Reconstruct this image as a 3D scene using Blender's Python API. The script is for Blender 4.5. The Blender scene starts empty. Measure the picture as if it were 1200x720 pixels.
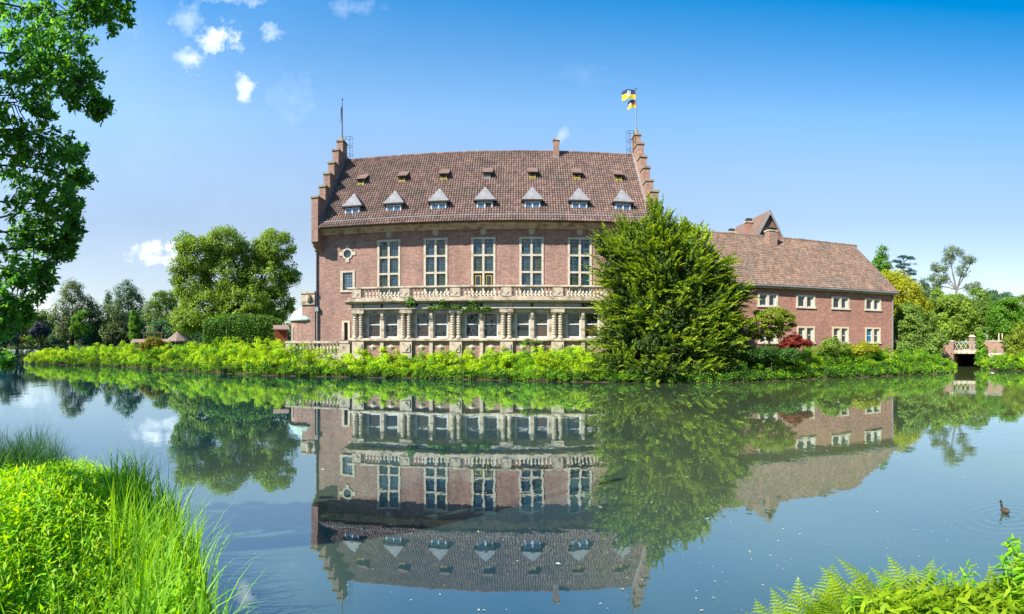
import bpy, math, random
import numpy as np
from mathutils import Vector, Matrix

# ------------------------------------------------------------------ camera, light, sky
S = bpy.context.scene
COL = S.collection
R = 655.0            # panorama: pixels (of a 1200 wide picture) per radian
YH = 401.0           # horizon row
EYE = 2.6            # eye above the water
S.render.engine = 'CYCLES'
S.render.resolution_x, S.render.resolution_y = 1024, 614
cd = bpy.data.cameras.new('camera')
cd.type = 'PANO'
cd.panorama_type = 'CENTRAL_CYLINDRICAL'
cd.central_cylindrical_range_u_min = -600 / R
cd.central_cylindrical_range_u_max = 600 / R
cd.central_cylindrical_range_v_min = -(720 - YH) / R
cd.central_cylindrical_range_v_max = YH / R
cd.central_cylindrical_radius = 1.0
cd.clip_start, cd.clip_end = 0.05, 6000
cam = bpy.data.objects.new('camera', cd)
COL.objects.link(cam)
cam.location = (0, 0, EYE)
cam.rotation_euler = (math.radians(90), 0, 0)
S.camera = cam

SUN_EL, SUN_AZ = math.radians(41), math.radians(53)   # azimuth: from behind the camera towards the left
sd = Vector((-math.sin(SUN_AZ) * math.cos(SUN_EL), -math.cos(SUN_AZ) * math.cos(SUN_EL), math.sin(SUN_EL)))
sun_l = bpy.data.lights.new('sun', 'SUN')
sun_l.energy = 5.0
sun_l.angle = math.radians(0.5)
sun_l.color = (1.0, 0.95, 0.86)
sun_o = bpy.data.objects.new('sun', sun_l)
COL.objects.link(sun_o)
sun_o.location = sd * 300
sun_o.rotation_euler = sd.to_track_quat('Z', 'Y').to_euler()

S.view_settings.view_transform = 'Standard'
S.view_settings.look = 'None'
S.view_settings.gamma = 1.0
S.view_settings.exposure = 1.25
S.cycles.use_denoising = True
S.cycles.max_bounces = 8
S.cycles.diffuse_bounces = 3
S.cycles.glossy_bounces = 3
S.cycles.transmission_bounces = 3
S.cycles.transparent_max_bounces = 6
S.cycles.caustics_reflective = False
S.cycles.caustics_refractive = False
S.cycles.sample_clamp_indirect = 6.0

W = bpy.data.worlds.new('World')
S.world = W
W.use_nodes = True


def world_sky():
    nt = W.node_tree
    N, L = nt.nodes, nt.links
    N.clear()
    out = N.new('ShaderNodeOutputWorld')
    bg = N.new('ShaderNodeBackground')
    bg.inputs['Strength'].default_value = 0.08
    sky = N.new('ShaderNodeTexSky')
    sky.sky_type = 'NISHITA'
    sky.sun_disc = False
    sky.sun_elevation = SUN_EL
    sky.sun_rotation = math.pi + SUN_AZ
    sky.altitude = 50
    sky.air_density = 1.0
    sky.dust_density = 0.0
    sky.ozone_density = 2.0
    hs = N.new('ShaderNodeHueSaturation')
    L.new(sky.outputs[0], hs.inputs['Color'])
    tc = N.new('ShaderNodeTexCoord')
    sep = N.new('ShaderNodeSeparateXYZ')
    L.new(tc.outputs['Generated'], sep.inputs[0])

    def m(op, a, b=None, c=None, clamp=False):
        n = N.new('ShaderNodeMath')
        n.operation = op
        n.use_clamp = clamp
        for i, x in enumerate((a, b, c)):
            if x is None:
                continue
            if isinstance(x, (int, float)):
                n.inputs[i].default_value = x
            else:
                L.new(x, n.inputs[i])
        return n.outputs[0]
    X, Y, Z = sep.outputs
    az = m('ARCTAN2', X, Y)
    el = m('DIVIDE', Z, m('SQRT', m('ADD', m('MULTIPLY', X, X), m('ADD', m('MULTIPLY', Y, Y), 1e-4))))
    e1 = m('MAXIMUM', el, 0.0)
    XE = m('MULTIPLY', X, m('MULTIPLY', e1, 2.2, clamp=True))
    L.new(m('ADD', m('ADD', m('ADD', 0.70, m('MULTIPLY', m('MINIMUM', e1, 0.7), 0.82)), m('MULTIPLY', XE, 0.16)), m('MULTIPLY', m('SUBTRACT', e1, 0.30, clamp=True), 0.62, clamp=True)), hs.inputs['Saturation'])
    L.new(m('MULTIPLY', m('SUBTRACT', 1.0, m('MULTIPLY', XE, 0.17)), m('MINIMUM', m('ADD', m('ADD', 0.66, e1), m('MULTIPLY', m('SUBTRACT', e1, 0.22, clamp=True), 1.75)), 1.40)), hs.inputs['Value'])
    L.new(m('ADD', 0.493, m('MULTIPLY', m('SUBTRACT', 1.0, m('MULTIPLY', e1, 2.6), clamp=True), 0.022)), hs.inputs['Hue'])
    comb = N.new('ShaderNodeCombineXYZ')
    L.new(az, comb.inputs[0])
    L.new(el, comb.inputs[1])
    nz = N.new('ShaderNodeTexNoise')
    nz.inputs['Scale'].default_value = 34
    nz.inputs['Detail'].default_value = 7
    nz.inputs['Roughness'].default_value = 0.62
    L.new(comb.outputs[0], nz.inputs['Vector'])
    n0 = m('SUBTRACT', nz.outputs[0], 0.5)
    # fair-weather clouds: azimuth / tangent of elevation, half sizes, density
    blobs = [(-0.527, 0.540, .036, .030, 1.0), (-0.575, 0.503, .026, .026, .75), (-0.582, 0.575, .030, .036, .55),
             (-0.477, 0.452, .018, .026, .95), (-0.433, 0.555, .020, .017, .7), (-0.630, 0.150, .046, .014, 1.0),
             (-0.648, 0.168, .030, .016, 1.0), (-0.605, 0.170, .024, .013, .9), (0.090, 0.370, .010, .014, .5),
             (-0.285, 0.6, .05, .02, .4), (-0.68, 0.56, .05, .05, .34), (-0.40, 0.44, .05, .045, .28), (0.13, .48, .05, .018, .22),
             (-0.86, 0.07, .07, .05, .8), (-0.49, 0.62, .06, .02, .7)]
    tot = None
    for a0, v0, ra, rv, k in blobs:
        da = m('DIVIDE', m('SUBTRACT', az, a0), ra * 1.15)
        dv = m('DIVIDE', m('SUBTRACT', el, v0), rv * 1.15)
        d = m('SQRT', m('ADD', m('MULTIPLY', da, da), m('MULTIPLY', dv, dv)))
        q = m('MULTIPLY', m('SUBTRACT', m('ADD', m('SUBTRACT', 1.0, d), m('MULTIPLY', n0, 3.8)), 0.02), 0.78 * k, clamp=True)
        q = m('MULTIPLY', q, m('SUBTRACT', 1.9, d, clamp=True))
        q = m('MULTIPLY', q, k)
        tot = q if tot is None else m('MAXIMUM', tot, q)
    # thin veil of high cloud towards the bright side of the sky
    nz2 = N.new('ShaderNodeTexNoise')
    nz2.inputs['Scale'].default_value = 3.2
    nz2.inputs['Detail'].default_value = 4
    L.new(comb.outputs[0], nz2.inputs['Vector'])
    veil = m('MULTIPLY', m('SUBTRACT', nz2.outputs[0], 0.40, clamp=True), m('MULTIPLY', m('SUBTRACT', 0.0, az, clamp=True), 0.32, clamp=True), clamp=True)
    tot = m('MAXIMUM', tot, veil)
    mix = N.new('ShaderNodeMix')
    mix.data_type = 'RGBA'
    L.new(tot, mix.inputs['Factor'])
    L.new(hs.outputs[0], mix.inputs[6])
    mix.inputs[7].default_value = (8.2, 8.5, 9.0, 1)
    L.new(mix.outputs[2], bg.inputs['Color'])
    L.new(bg.outputs[0], out.inputs['Surface'])


world_sky()

# ------------------------------------------------------------------ helpers
rng = np.random.default_rng(11)
rnd = random.Random(5)


def ang(px):
    return (px - 600.0) / R


def zat(py, d):
    """height of what is seen in row py at ground distance d"""
    return EYE + d * (YH - py) / R


def at(px, d, z=0.0):
    t = ang(px)
    return np.array((d * math.sin(t), d * math.cos(t), z))


def link(o, parent=None, loc=None, kind=None, label=None, cat=None, group=None):
    COL.objects.link(o)
    if parent is not None:
        o.parent = parent
    if loc is not None:
        o.location = loc
    for k, v in (('kind', kind), ('label', label), ('category', cat), ('group', group)):
        if v:
            o[k] = v
    return o


def thing(name, label, cat, loc=(0, 0, 0), rz=0.0, group=None):
    o = bpy.data.objects.new(name, None)
    o.empty_display_size = 0.3
    link(o, None, loc, None, label, cat, group)
    o.rotation_euler = (0, 0, rz)
    return o


def mesh_np(name, V, F, mats, smooth=False, mi=None):
    """V (n,3), F (m,k) int array of equal sized faces"""
    me = bpy.data.meshes.new(name)
    V = np.ascontiguousarray(V, dtype=np.float32)
    F = np.ascontiguousarray(F, dtype=np.int32)
    n, (m, k) = len(V), F.shape
    me.vertices.add(n)
    me.vertices.foreach_set('co', V.ravel())
    me.loops.add(m * k)
    me.loops.foreach_set('vertex_index', F.ravel())
    me.polygons.add(m)
    me.polygons.foreach_set('loop_start', np.arange(0, m * k, k, dtype=np.int32))
    me.polygons.foreach_set('loop_total', np.full(m, k, dtype=np.int32))
    if smooth:
        me.polygons.foreach_set('use_smooth', np.ones(m, dtype=bool))
    if mi is not None:
        me.polygons.foreach_set('material_index', np.ascontiguousarray(mi, dtype=np.int32))
    for mt in (mats if isinstance(mats, (list, tuple)) else [mats]):
        me.materials.append(mt)
    me.update(calc_edges=True)
    return me


class MB:
    """collects simple shapes into one mesh"""

    def __init__(s):
        s.v, s.f, s.m = [], [], []
        s.cur = 0

    def add(s, vs, fs):
        b = len(s.v)
        s.v += [tuple(float(c) for c in v) for v in vs]
        for f in fs:
            s.f.append(tuple(i + b for i in f))
            s.m.append(s.cur)
        return s

    def box(s, x0, x1, y0, y1, z0, z1):
        return s.add([(x0, y0, z0), (x1, y0, z0), (x1, y1, z0), (x0, y1, z0), (x0, y0, z1), (x1, y0, z1), (x1, y1, z1), (x0, y1, z1)],
                     [(0, 3, 2, 1), (4, 5, 6, 7), (0, 1, 5, 4), (1, 2, 6, 5), (2, 3, 7, 6), (3, 0, 4, 7)])

    def quad(s, *p):
        return s.add(p, [tuple(range(len(p)))])

    def prism_x(s, poly, x0, x1):
        """poly in (y,z), extruded along x"""
        n = len(poly)
        vs = [(x0, y, z) for y, z in poly] + [(x1, y, z) for y, z in poly]
        fs = [tuple(range(n)), tuple(range(2 * n - 1, n - 1, -1))]
        fs += [(i, i + n, (i + 1) % n + n, (i + 1) % n) for i in range(n)]
        return s.add(vs, fs)

    def prism_y(s, poly, y0, y1):
        n = len(poly)
        vs = [(x, y0, z) for x, z in poly] + [(x, y1, z) for x, z in poly]
        fs = [tuple(range(n - 1, -1, -1)), tuple(range(n, 2 * n))]
        fs += [(i, (i + 1) % n, (i + 1) % n + n, i + n) for i in range(n)]
        return s.add(vs, fs)

    def tube(s, pts, rad, n=6, cap=True):
        pts = [Vector(p) for p in pts]
        if not hasattr(rad, '__len__'):
            rad = [rad] * len(pts)
        vs, fs = [], []
        up = Vector((0.13, 0.21, 1)).normalized()
        for i, p in enumerate(pts):
            t = (pts[min(i + 1, len(pts) - 1)] - pts[max(i - 1, 0)])
            if t.length < 1e-6:
                t = Vector((0, 0, 1))
            t.normalize()
            a = t.cross(up)
            if a.length < 0.05:
                a = t.cross(Vector((1, 0, 0)))
            a.normalize()
            b = t.cross(a)
            for k in range(n):
                an = 2 * math.pi * k / n
                vs.append(p + (a * math.cos(an) + b * math.sin(an)) * rad[i])
        for i in range(len(pts) - 1):
            for k in range(n):
                fs.append((i * n + k, i * n + (k + 1) % n, (i + 1) * n + (k + 1) % n, (i + 1) * n + k))
        if cap:
            fs.append(tuple(range(n - 1, -1, -1)))
            e = (len(pts) - 1) * n
            fs.append(tuple(range(e, e + n)))
        return s.add(vs, fs)

    def lathe(s, prof, cx=0, cy=0, n=10, a0=0.0, a1=None):
        """prof: (r, z) list, about a vertical axis"""
        vs, fs = [], []
        full = a1 is None
        m = n if full else n + 1
        a1 = 2 * math.pi if full else a1
        for r, z in prof:
            for k in range(m):
                a = a0 + (a1 - a0) * k / n
                vs.append((cx + r * math.cos(a), cy + r * math.sin(a), z))
        for i in range(len(prof) - 1):
            for k in range(n):
                k2 = (k + 1) % m if full else k + 1
                fs.append((i * m + k, i * m + k2, (i + 1) * m + k2, (i + 1) * m + k))
        if full:
            fs.append(tuple(range(m - 1, -1, -1)))
            e = (len(prof) - 1) * m
            fs.append(tuple(range(e, e + m)))
        return s.add(vs, fs)

    def wall(s, x0, x1, z0, z1, holes, y, depth):
        """a wall facing -y with rectangular openings and their reveals"""
        xs = sorted({x0, x1} | {h[0] for h in holes} | {h[1] for h in holes})
        zs = sorted({z0, z1} | {h[2] for h in holes} | {h[3] for h in holes})
        for i in range(len(xs) - 1):
            for j in range(len(zs) - 1):
                cx, cz = (xs[i] + xs[i + 1]) / 2, (zs[j] + zs[j + 1]) / 2
                if any(h[0] < cx < h[1] and h[2] < cz < h[3] for h in holes):
                    continue
                s.quad((xs[i], y, zs[j]), (xs[i + 1], y, zs[j]), (xs[i + 1], y, zs[j + 1]), (xs[i], y, zs[j + 1]))
        for a, b, c, d in holes:
            e = y + depth
            s.quad((a, y, c), (a, e, c), (b, e, c), (b, y, c))
            s.quad((a, y, d), (b, y, d), (b, e, d), (a, e, d))
            s.quad((a, y, c), (a, y, d), (a, e, d), (a, e, c))
            s.quad((b, y, c), (b, e, c), (b, e, d), (b, y, d))
        return s

    def mesh(s, name, mats, smooth=False):
        me = bpy.data.meshes.new(name)
        me.from_pydata(s.v, [], s.f)
        for mt in (mats if isinstance(mats, (list, tuple)) else [mats]):
            me.materials.append(mt)
        me.polygons.foreach_set('material_index', s.m)
        if smooth:
            me.polygons.foreach_set('use_smooth', [True] * len(me.polygons))
        me.update()
        return me

    def build(s, name, mats, parent=None, loc=None, smooth=False, **kw):
        return link(bpy.data.objects.new(name, s.mesh(name, mats, smooth)), parent, loc, **kw)


def inst(name, me, parent, loc=None, **kw):
    return link(bpy.data.objects.new(name, me), parent, loc, **kw)


def copy_part(src, parent, loc=None):
    """a part and its sub-parts copied under a thing"""
    c = src.copy()
    COL.objects.link(c)
    c.parent = parent
    if loc is not None:
        c.location = loc
    for ch in list(src.children):
        k = ch.copy()
        COL.objects.link(k)
        k.parent = c
    return c


def bevel(o, w=0.02, seg=1):
    md = o.modifiers.new('bevel', 'BEVEL')
    md.width = w
    md.segments = seg
    md.limit_method = 'ANGLE'
    return o


# ------------------------------------------------------------------ materials
MATS = {}


def dim(c, k=0.78):
    return tuple(x * k for x in c)



def nodes_for(name):
    m = bpy.data.materials.new(name)
    m.use_nodes = True
    nt = m.node_tree
    return m, nt, nt.nodes, nt.links, nt.nodes['Principled BSDF']


def ramp(N, stops):
    r = N.new('ShaderNodeValToRGB')
    el = r.color_ramp.elements
    while len(el) < len(stops):
        el.new(0.5)
    for e, (p, c) in zip(el, stops):
        e.position = p
        e.color = (*c, 1)
    return r


def rough_mat(name, c1, c2, scale=3.0, rough=0.8, bump=0.2, bscale=25, spec=0.3, stain=None, stain_scale=0.8, stain_amt=0.5, metallic=0.0, island=0.0):
    c1, c2, stain = dim(c1), dim(c2), (dim(stain) if stain else None)
    m, nt, N, L, P = nodes_for(name)
    tc = N.new('ShaderNodeTexCoord')
    nz = N.new('ShaderNodeTexNoise')
    nz.inputs['Scale'].default_value = scale
    nz.inputs['Detail'].default_value = 6
    nz.inputs['Roughness'].default_value = 0.65
    L.new(tc.outputs['Object'], nz.inputs['Vector'])
    r = ramp(N, [(0.3, c1), (0.7, c2)])
    L.new(nz.outputs[0], r.inputs[0])
    col = r.outputs[0]
    if stain:
        n2 = N.new('ShaderNodeTexNoise')
        n2.inputs['Scale'].default_value = stain_scale
        n2.inputs['Detail'].default_value = 8
        n2.inputs['Roughness'].default_value = 0.7
        L.new(tc.outputs['Object'], n2.inputs['Vector'])
        r2 = ramp(N, [(0.48, (0, 0, 0)), (0.68, (stain_amt,) * 3)])
        L.new(n2.outputs[0], r2.inputs[0])
        mx = N.new('ShaderNodeMix')
        mx.data_type = 'RGBA'
        L.new(r2.outputs[0], mx.inputs['Factor'])
        L.new(col, mx.inputs[6])
        mx.inputs[7].default_value = (*stain, 1)
        col = mx.outputs[2]
    if island:
        g = N.new('ShaderNodeNewGeometry')
        h = N.new('ShaderNodeHueSaturation')
        mr = N.new('ShaderNodeMapRange')
        mr.inputs['To Min'].default_value = 1 - island
        mr.inputs['To Max'].default_value = 1 + island
        L.new(g.outputs['Random Per Island'], mr.inputs['Value'])
        L.new(mr.outputs[0], h.inputs['Value'])
        L.new(col, h.inputs['Color'])
        col = h.outputs[0]
    L.new(col, P.inputs['Base Color'])
    P.inputs['Roughness'].default_value = rough
    P.inputs['Specular IOR Level'].default_value = spec
    P.inputs['Metallic'].default_value = metallic
    if bump:
        n3 = N.new('ShaderNodeTexNoise')
        n3.inputs['Scale'].default_value = bscale
        n3.inputs['Detail'].default_value = 4
        L.new(tc.outputs['Object'], n3.inputs['Vector'])
        b = N.new('ShaderNodeBump')
        b.inputs['Strength'].default_value = bump
        b.inputs['Distance'].default_value = 0.03
        L.new(n3.outputs[0], b.inputs['Height'])
        L.new(b.outputs[0], P.inputs['Normal'])
    MATS[name] = m
    return m


def brick_mat(name, a, b, mortar, dirt=(0.10, 0.085, 0.08), dirt_amt=0.45):
    a, b, mortar, dirt = dim(a), dim(b), dim(mortar), dim(dirt)
    m, nt, N, L, P = nodes_for(name)
    tc = N.new('ShaderNodeTexCoord')
    sp = N.new('ShaderNodeSeparateXYZ')
    L.new(tc.outputs['Object'], sp.inputs[0])
    ad = N.new('ShaderNodeMath')
    L.new(sp.outputs[0], ad.inputs[0])
    L.new(sp.outputs[1], ad.inputs[1])
    cb = N.new('ShaderNodeCombineXYZ')
    L.new(ad.outputs[0], cb.inputs[0])
    L.new(sp.outputs[2], cb.inputs[1])
    br = N.new('ShaderNodeTexBrick')
    br.inputs['Color1'].default_value = (*a, 1)
    br.inputs['Color2'].default_value = (*b, 1)
    br.inputs['Mortar'].default_value = (*mortar, 1)
    br.inputs['Scale'].default_value = 1.0
    br.inputs['Mortar Size'].default_value = 0.012
    br.inputs['Mortar Smooth'].default_value = 0.3
    br.inputs['Bias'].default_value = 0.0
    br.inputs['Brick Width'].default_value = 0.26
    br.inputs['Row Height'].default_value = 0.085
    L.new(cb.outputs[0], br.inputs['Vector'])
    n2 = N.new('ShaderNodeTexNoise')
    n2.inputs['Scale'].default_value = 0.55
    n2.inputs['Detail'].default_value = 9
    n2.inputs['Roughness'].default_value = 0.68
    L.new(tc.outputs['Object'], n2.inputs['Vector'])
    r2 = ramp(N, [(0.45, (0, 0, 0)), (0.72, (dirt_amt,) * 3)])
    L.new(n2.outputs[0], r2.inputs[0])
    mx = N.new('ShaderNodeMix')
    mx.data_type = 'RGBA'
    L.new(r2.outputs[0], mx.inputs['Factor'])
    L.new(br.outputs['Color'], mx.inputs[6])
    mx.inputs[7].default_value = (*dirt, 1)
    n4 = N.new('ShaderNodeTexNoise')
    n4.inputs['Scale'].default_value = 5.0
    n4.inputs['Detail'].default_value = 5
    n4.inputs['Roughness'].default_value = 0.8
    L.new(cb.outputs[0], n4.inputs['Vector'])
    mr = N.new('ShaderNodeMapRange')
    mr.inputs['From Min'].default_value = 0.25
    mr.inputs['From Max'].default_value = 0.75
    mr.inputs['To Min'].default_value = 0.62
    mr.inputs['To Max'].default_value = 1.38
    L.new(n4.outputs[0], mr.inputs['Value'])
    # rain streaks and soot, drawn out downwards
    mp = N.new('ShaderNodeMapping')
    mp.inputs['Scale'].default_value = (0.8, 0.8, 0.14)
    L.new(tc.outputs['Object'], mp.inputs['Vector'])
    n6 = N.new('ShaderNodeTexNoise')
    n6.inputs['Scale'].default_value = 1.4
    n6.inputs['Detail'].default_value = 8
    n6.inputs['Roughness'].default_value = 0.7
    L.new(mp.outputs[0], n6.inputs['Vector'])
    r6 = ramp(N, [(0.42, (1, 1, 1)), (0.74, (0.74, 0.72, 0.71))])
    L.new(n6.outputs[0], r6.inputs[0])
    m6 = N.new('ShaderNodeMix')
    m6.data_type = 'RGBA'
    m6.blend_type = 'MULTIPLY'
    m6.inputs['Factor'].default_value = 1.0
    L.new(mx.outputs[2], m6.inputs[6])
    L.new(r6.outputs[0], m6.inputs[7])
    h = N.new('ShaderNodeHueSaturation')
    L.new(mr.outputs[0], h.inputs['Value'])
    L.new(m6.outputs[2], h.inputs['Color'])
    L.new(h.outputs[0], P.inputs['Base Color'])
    P.inputs['Roughness'].default_value = 0.88
    P.inputs['Specular IOR Level'].default_value = 0.2
    bp = N.new('ShaderNodeBump')
    bp.inputs['Strength'].default_value = 0.6
    bp.inputs['Distance'].default_value = 0.02
    ad2 = N.new('ShaderNodeMath')
    ad2.operation = 'SUBTRACT'
    L.new(n4.outputs[0], ad2.inputs[0])
    L.new(br.outputs['Fac'], ad2.inputs[1])
    L.new(ad2.outputs[0], bp.inputs['Height'])
    L.new(bp.outputs[0], P.inputs['Normal'])
    MATS[name] = m
    return m


def leaf_mat(name, dark, mid, light, trans=0.35, rough=0.58, spec=0.2, tcol=None):
    dark, mid, light = dim(dark, .74), dim(mid, .74), dim(light, .74)
    m, nt, N, L, P = nodes_for(name)
    g = N.new('ShaderNodeNewGeometry')
    r = ramp(N, [(0.0, dark), (0.55, mid), (1.0, light)])
    L.new(g.outputs['Random Per Island'], r.inputs[0])
    tc = N.new('ShaderNodeTexCoord')
    nz = N.new('ShaderNodeTexNoise')
    nz.inputs['Scale'].default_value = 0.6
    nz.inputs['Detail'].default_value = 3
    L.new(tc.outputs['Object'], nz.inputs['Vector'])
    mr = N.new('ShaderNodeMapRange')
    mr.inputs['From Min'].default_value = 0.3
    mr.inputs['From Max'].default_value = 0.7
    mr.inputs['To Min'].default_value = 0.75
    mr.inputs['To Max'].default_value = 1.3
    L.new(nz.outputs[0], mr.inputs['Value'])
    h = N.new('ShaderNodeHueSaturation')
    L.new(mr.outputs[0], h.inputs['Value'])
    L.new(r.outputs[0], h.inputs['Color'])
    L.new(h.outputs[0], P.inputs['Base Color'])
    P.inputs['Roughness'].default_value = rough
    P.inputs['Specular IOR Level'].default_value = spec
    t = N.new('ShaderNodeBsdfTranslucent')
    h2 = N.new('ShaderNodeHueSaturation')
    h2.inputs['Hue'].default_value = 0.485
    h2.inputs['Saturation'].default_value = 1.15
    h2.inputs['Value'].default_value = 1.7
    L.new(h.outputs[0], h2.inputs['Color'])
    L.new(h2.outputs[0], t.inputs['Color'])
    mx = N.new('ShaderNodeMixShader')
    mx.inputs[0].default_value = trans
    L.new(P.outputs[0], mx.inputs[1])
    L.new(t.outputs[0], mx.inputs[2])
    L.new(mx.outputs[0], N['Material Output'].inputs['Surface'])
    MATS[name] = m
    return m


def plain(name, c, rough=0.5, spec=0.4, metallic=0.0):
    c = dim(c)
    m, nt, N, L, P = nodes_for(name)
    P.inputs['Base Color'].default_value = (*c, 1)
    P.inputs['Roughness'].default_value = rough
    P.inputs['Specular IOR Level'].default_value = spec
    P.inputs['Metallic'].default_value = metallic
    nz = N.new('ShaderNodeTexNoise')
    nz.inputs['Scale'].default_value = 9
    tc = N.new('ShaderNodeTexCoord')
    L.new(tc.outputs['Object'], nz.inputs['Vector'])
    r = ramp(N, [(0.3, tuple(x * 0.8 for x in c)), (0.7, tuple(min(1, x * 1.1) for x in c))])
    L.new(nz.outputs[0], r.inputs[0])
    L.new(r.outputs[0], P.inputs['Base Color'])
    MATS[name] = m
    return m


BRICK = brick_mat('castle brick', (0.315, 0.145, 0.108), (0.485, 0.268, 0.206), (0.42, 0.33, 0.27), dirt=(0.17, 0.125, 0.11), dirt_amt=0.55)
BRICK2 = brick_mat('wing brick', (0.30, 0.10, 0.068), (0.45, 0.19, 0.135), (0.42, 0.30, 0.24), dirt=(0.20, 0.12, 0.105), dirt_amt=0.45)
BRICK3 = brick_mat('bridge brick', (0.30, 0.15, 0.105), (0.42, 0.25, 0.18), (0.36, 0.29, 0.23), dirt=(0.2, 0.18, 0.15))
STONE = rough_mat('weathered sandstone', (0.45, 0.365, 0.265), (0.64, 0.535, 0.40), 2.5, 0.85, 0.35, 20, stain=(0.13, 0.10, 0.065), stain_scale=1.9, stain_amt=0.95)
COPING = rough_mat('mossy coping stone', (0.24, 0.20, 0.12), (0.40, 0.33, 0.22), 3.0, 0.9, 0.35, 20, stain=(0.10, 0.09, 0.045), stain_scale=1.6, stain_amt=0.9)
STONE_L = rough_mat('pale window stone', (0.50, 0.43, 0.32), (0.66, 0.58, 0.45), 2.5, 0.8, 0.2, 25, stain=(0.25, 0.21, 0.15), stain_scale=1.2, stain_amt=0.5)
TILE = rough_mat('clay pantile', (0.150, 0.086, 0.068), (0.238, 0.152, 0.123), 1.2, 0.7, 0.25, 40, spec=0.3, stain=(0.10, 0.082, 0.066), stain_scale=0.45, stain_amt=0.8, island=0.32)
TILE2 = rough_mat('wing pantile', (0.165, 0.097, 0.068), (0.25, 0.165, 0.122), 1.2, 0.75, 0.25, 40, spec=0.3, stain=(0.12, 0.10, 0.08), stain_scale=0.45, stain_amt=0.8, island=0.3)
ROOFBASE = rough_mat('roof batten dark', (0.10, 0.06, 0.045), (0.16, 0.09, 0.07), 3, 0.9, 0)
LEAD = rough_mat('lead sheet', (0.20, 0.20, 0.21), (0.31, 0.30, 0.30), 3, 0.55, 0.15, 12, stain=(0.13, 0.125, 0.12), stain_amt=0.5)
DARKWOOD = rough_mat('dark timber', (0.025, 0.022, 0.02), (0.05, 0.04, 0.035), 5, 0.7, 0.2)
BROWNWOOD = rough_mat('weathered brown boards', (0.16, 0.085, 0.05), (0.30, 0.18, 0.115), 4, 0.8, 0.3, stain=(0.09, 0.06, 0.045), stain_amt=0.6)
REDWOOD = rough_mat('red stained wood', (0.30, 0.065, 0.025), (0.42, 0.12, 0.05), 4, 0.7, 0.2)
PAINT = plain('blue white paint', (0.30, 0.40, 0.50), 0.45)
WHITE = plain('white paint', (0.66, 0.66, 0.62), 0.45)
CREAM = plain('cream stone paint', (0.60, 0.50, 0.33), 0.6)
CURTAIN = plain('pale curtain', (0.50, 0.50, 0.46), 0.8, 0.1)
BLUECLOTH = plain('blue curtain', (0.02, 0.16, 0.30), 0.7, 0.2)
YELLOW = plain('yellow paint', (0.42, 0.32, 0.03), 0.5)
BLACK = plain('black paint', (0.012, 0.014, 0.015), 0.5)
COPPER = rough_mat('green copper', (0.26, 0.40, 0.32), (0.42, 0.53, 0.44), 2.5, 0.6, 0.15, stain=(0.30, 0.30, 0.24), stain_amt=0.5)
IRON = plain('dark iron', (0.035, 0.04, 0.045), 0.5)
ZINC = plain('grey zinc', (0.30, 0.32, 0.34), 0.4, 0.5, 0.3)
BARK = rough_mat('tree bark', (0.05, 0.038, 0.028), (0.12, 0.095, 0.07), 6, 0.9, 0.6, 14)
BARK_L = rough_mat('grey tree bark', (0.14, 0.12, 0.10), (0.24, 0.21, 0.18), 6, 0.9, 0.5, 14)
THATCH = rough_mat('brown shingle roof', (0.20, 0.13, 0.10), (0.34, 0.24, 0.19), 6, 0.9, 0.5, 18)


def glass_mat(name, c, rough=0.04, spec=0.8):
    m, nt, N, L, P = nodes_for(name)
    P.inputs['Base Color'].default_value = (*c, 1)
    P.inputs['Roughness'].default_value = rough
    P.inputs['Specular IOR Level'].default_value = spec
    g = N.new('ShaderNodeNewGeometry')
    r = ramp(N, [(0.0, tuple(x * 0.9 for x in c)), (0.6, c), (1.0, tuple(x * 1.12 for x in c))])
    L.new(g.outputs['Random Per Island'], r.inputs[0])
    L.new(r.outputs[0], P.inputs['Base Color'])
    MATS[name] = m
    return m


GLASS = glass_mat('leaded window glass', (0.018, 0.060, 0.075), 0.05, 1.0)  # teal base colour stands in for reflected trees and sky
GLASS_W = glass_mat('window glass', (0.016, 0.022, 0.026), 0.03, 0.8)
GLASS_B = glass_mat('glass before a brown room', (0.055, 0.032, 0.022), 0.05, 0.8)
GLASS_G = glass_mat('glass before a green blind', (0.03, 0.055, 0.035), 0.05, 0.8)
GLASS_SKY = glass_mat('dormer window glass', (0.03, 0.10, 0.20), 0.05, 1.0)

# foliage palettes
L_OAK = leaf_mat('oak leaf', (0.066, 0.181, 0.045), (0.130, 0.348, 0.062), (0.261, 0.554, 0.083), 0.42)
L_BIG = leaf_mat('lime leaf', (0.127, 0.227, 0.028), (0.238, 0.371, 0.040), (0.373, 0.506, 0.064), 0.35)
L_MID = leaf_mat('mid green leaf', (0.091, 0.177, 0.034), (0.168, 0.290, 0.044), (0.292, 0.402, 0.065), 0.35)
L_DARK = leaf_mat('dark green leaf', (0.042, 0.107, 0.044), (0.084, 0.184, 0.065), (0.142, 0.259, 0.086), 0.28)
L_GREY = leaf_mat('grey willow leaf', (0.095, 0.14, 0.045), (0.165, 0.225, 0.075), (0.25, 0.31, 0.11), 0.35)
L_BLUE = leaf_mat('blue green leaf', (0.02, 0.085, 0.075), (0.035, 0.13, 0.11), (0.06, 0.18, 0.14), 0.3)
L_PURPLE = leaf_mat('purple grey leaf', (0.040, 0.040, 0.060), (0.079, 0.080, 0.120), (0.122, 0.128, 0.168), 0.25)
L_FRESH = leaf_mat('fresh green leaf', (0.075, 0.200, 0.015), (0.125, 0.294, 0.022), (0.200, 0.388, 0.037), 0.4)
L_YELLOW = leaf_mat('golden willow leaf', (0.240, 0.276, 0.010), (0.384, 0.408, 0.014), (0.528, 0.528, 0.036), 0.38)
L_MAPLE = leaf_mat('green maple leaf', (0.144, 0.210, 0.018), (0.240, 0.312, 0.024), (0.348, 0.408, 0.048), 0.38)
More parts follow.
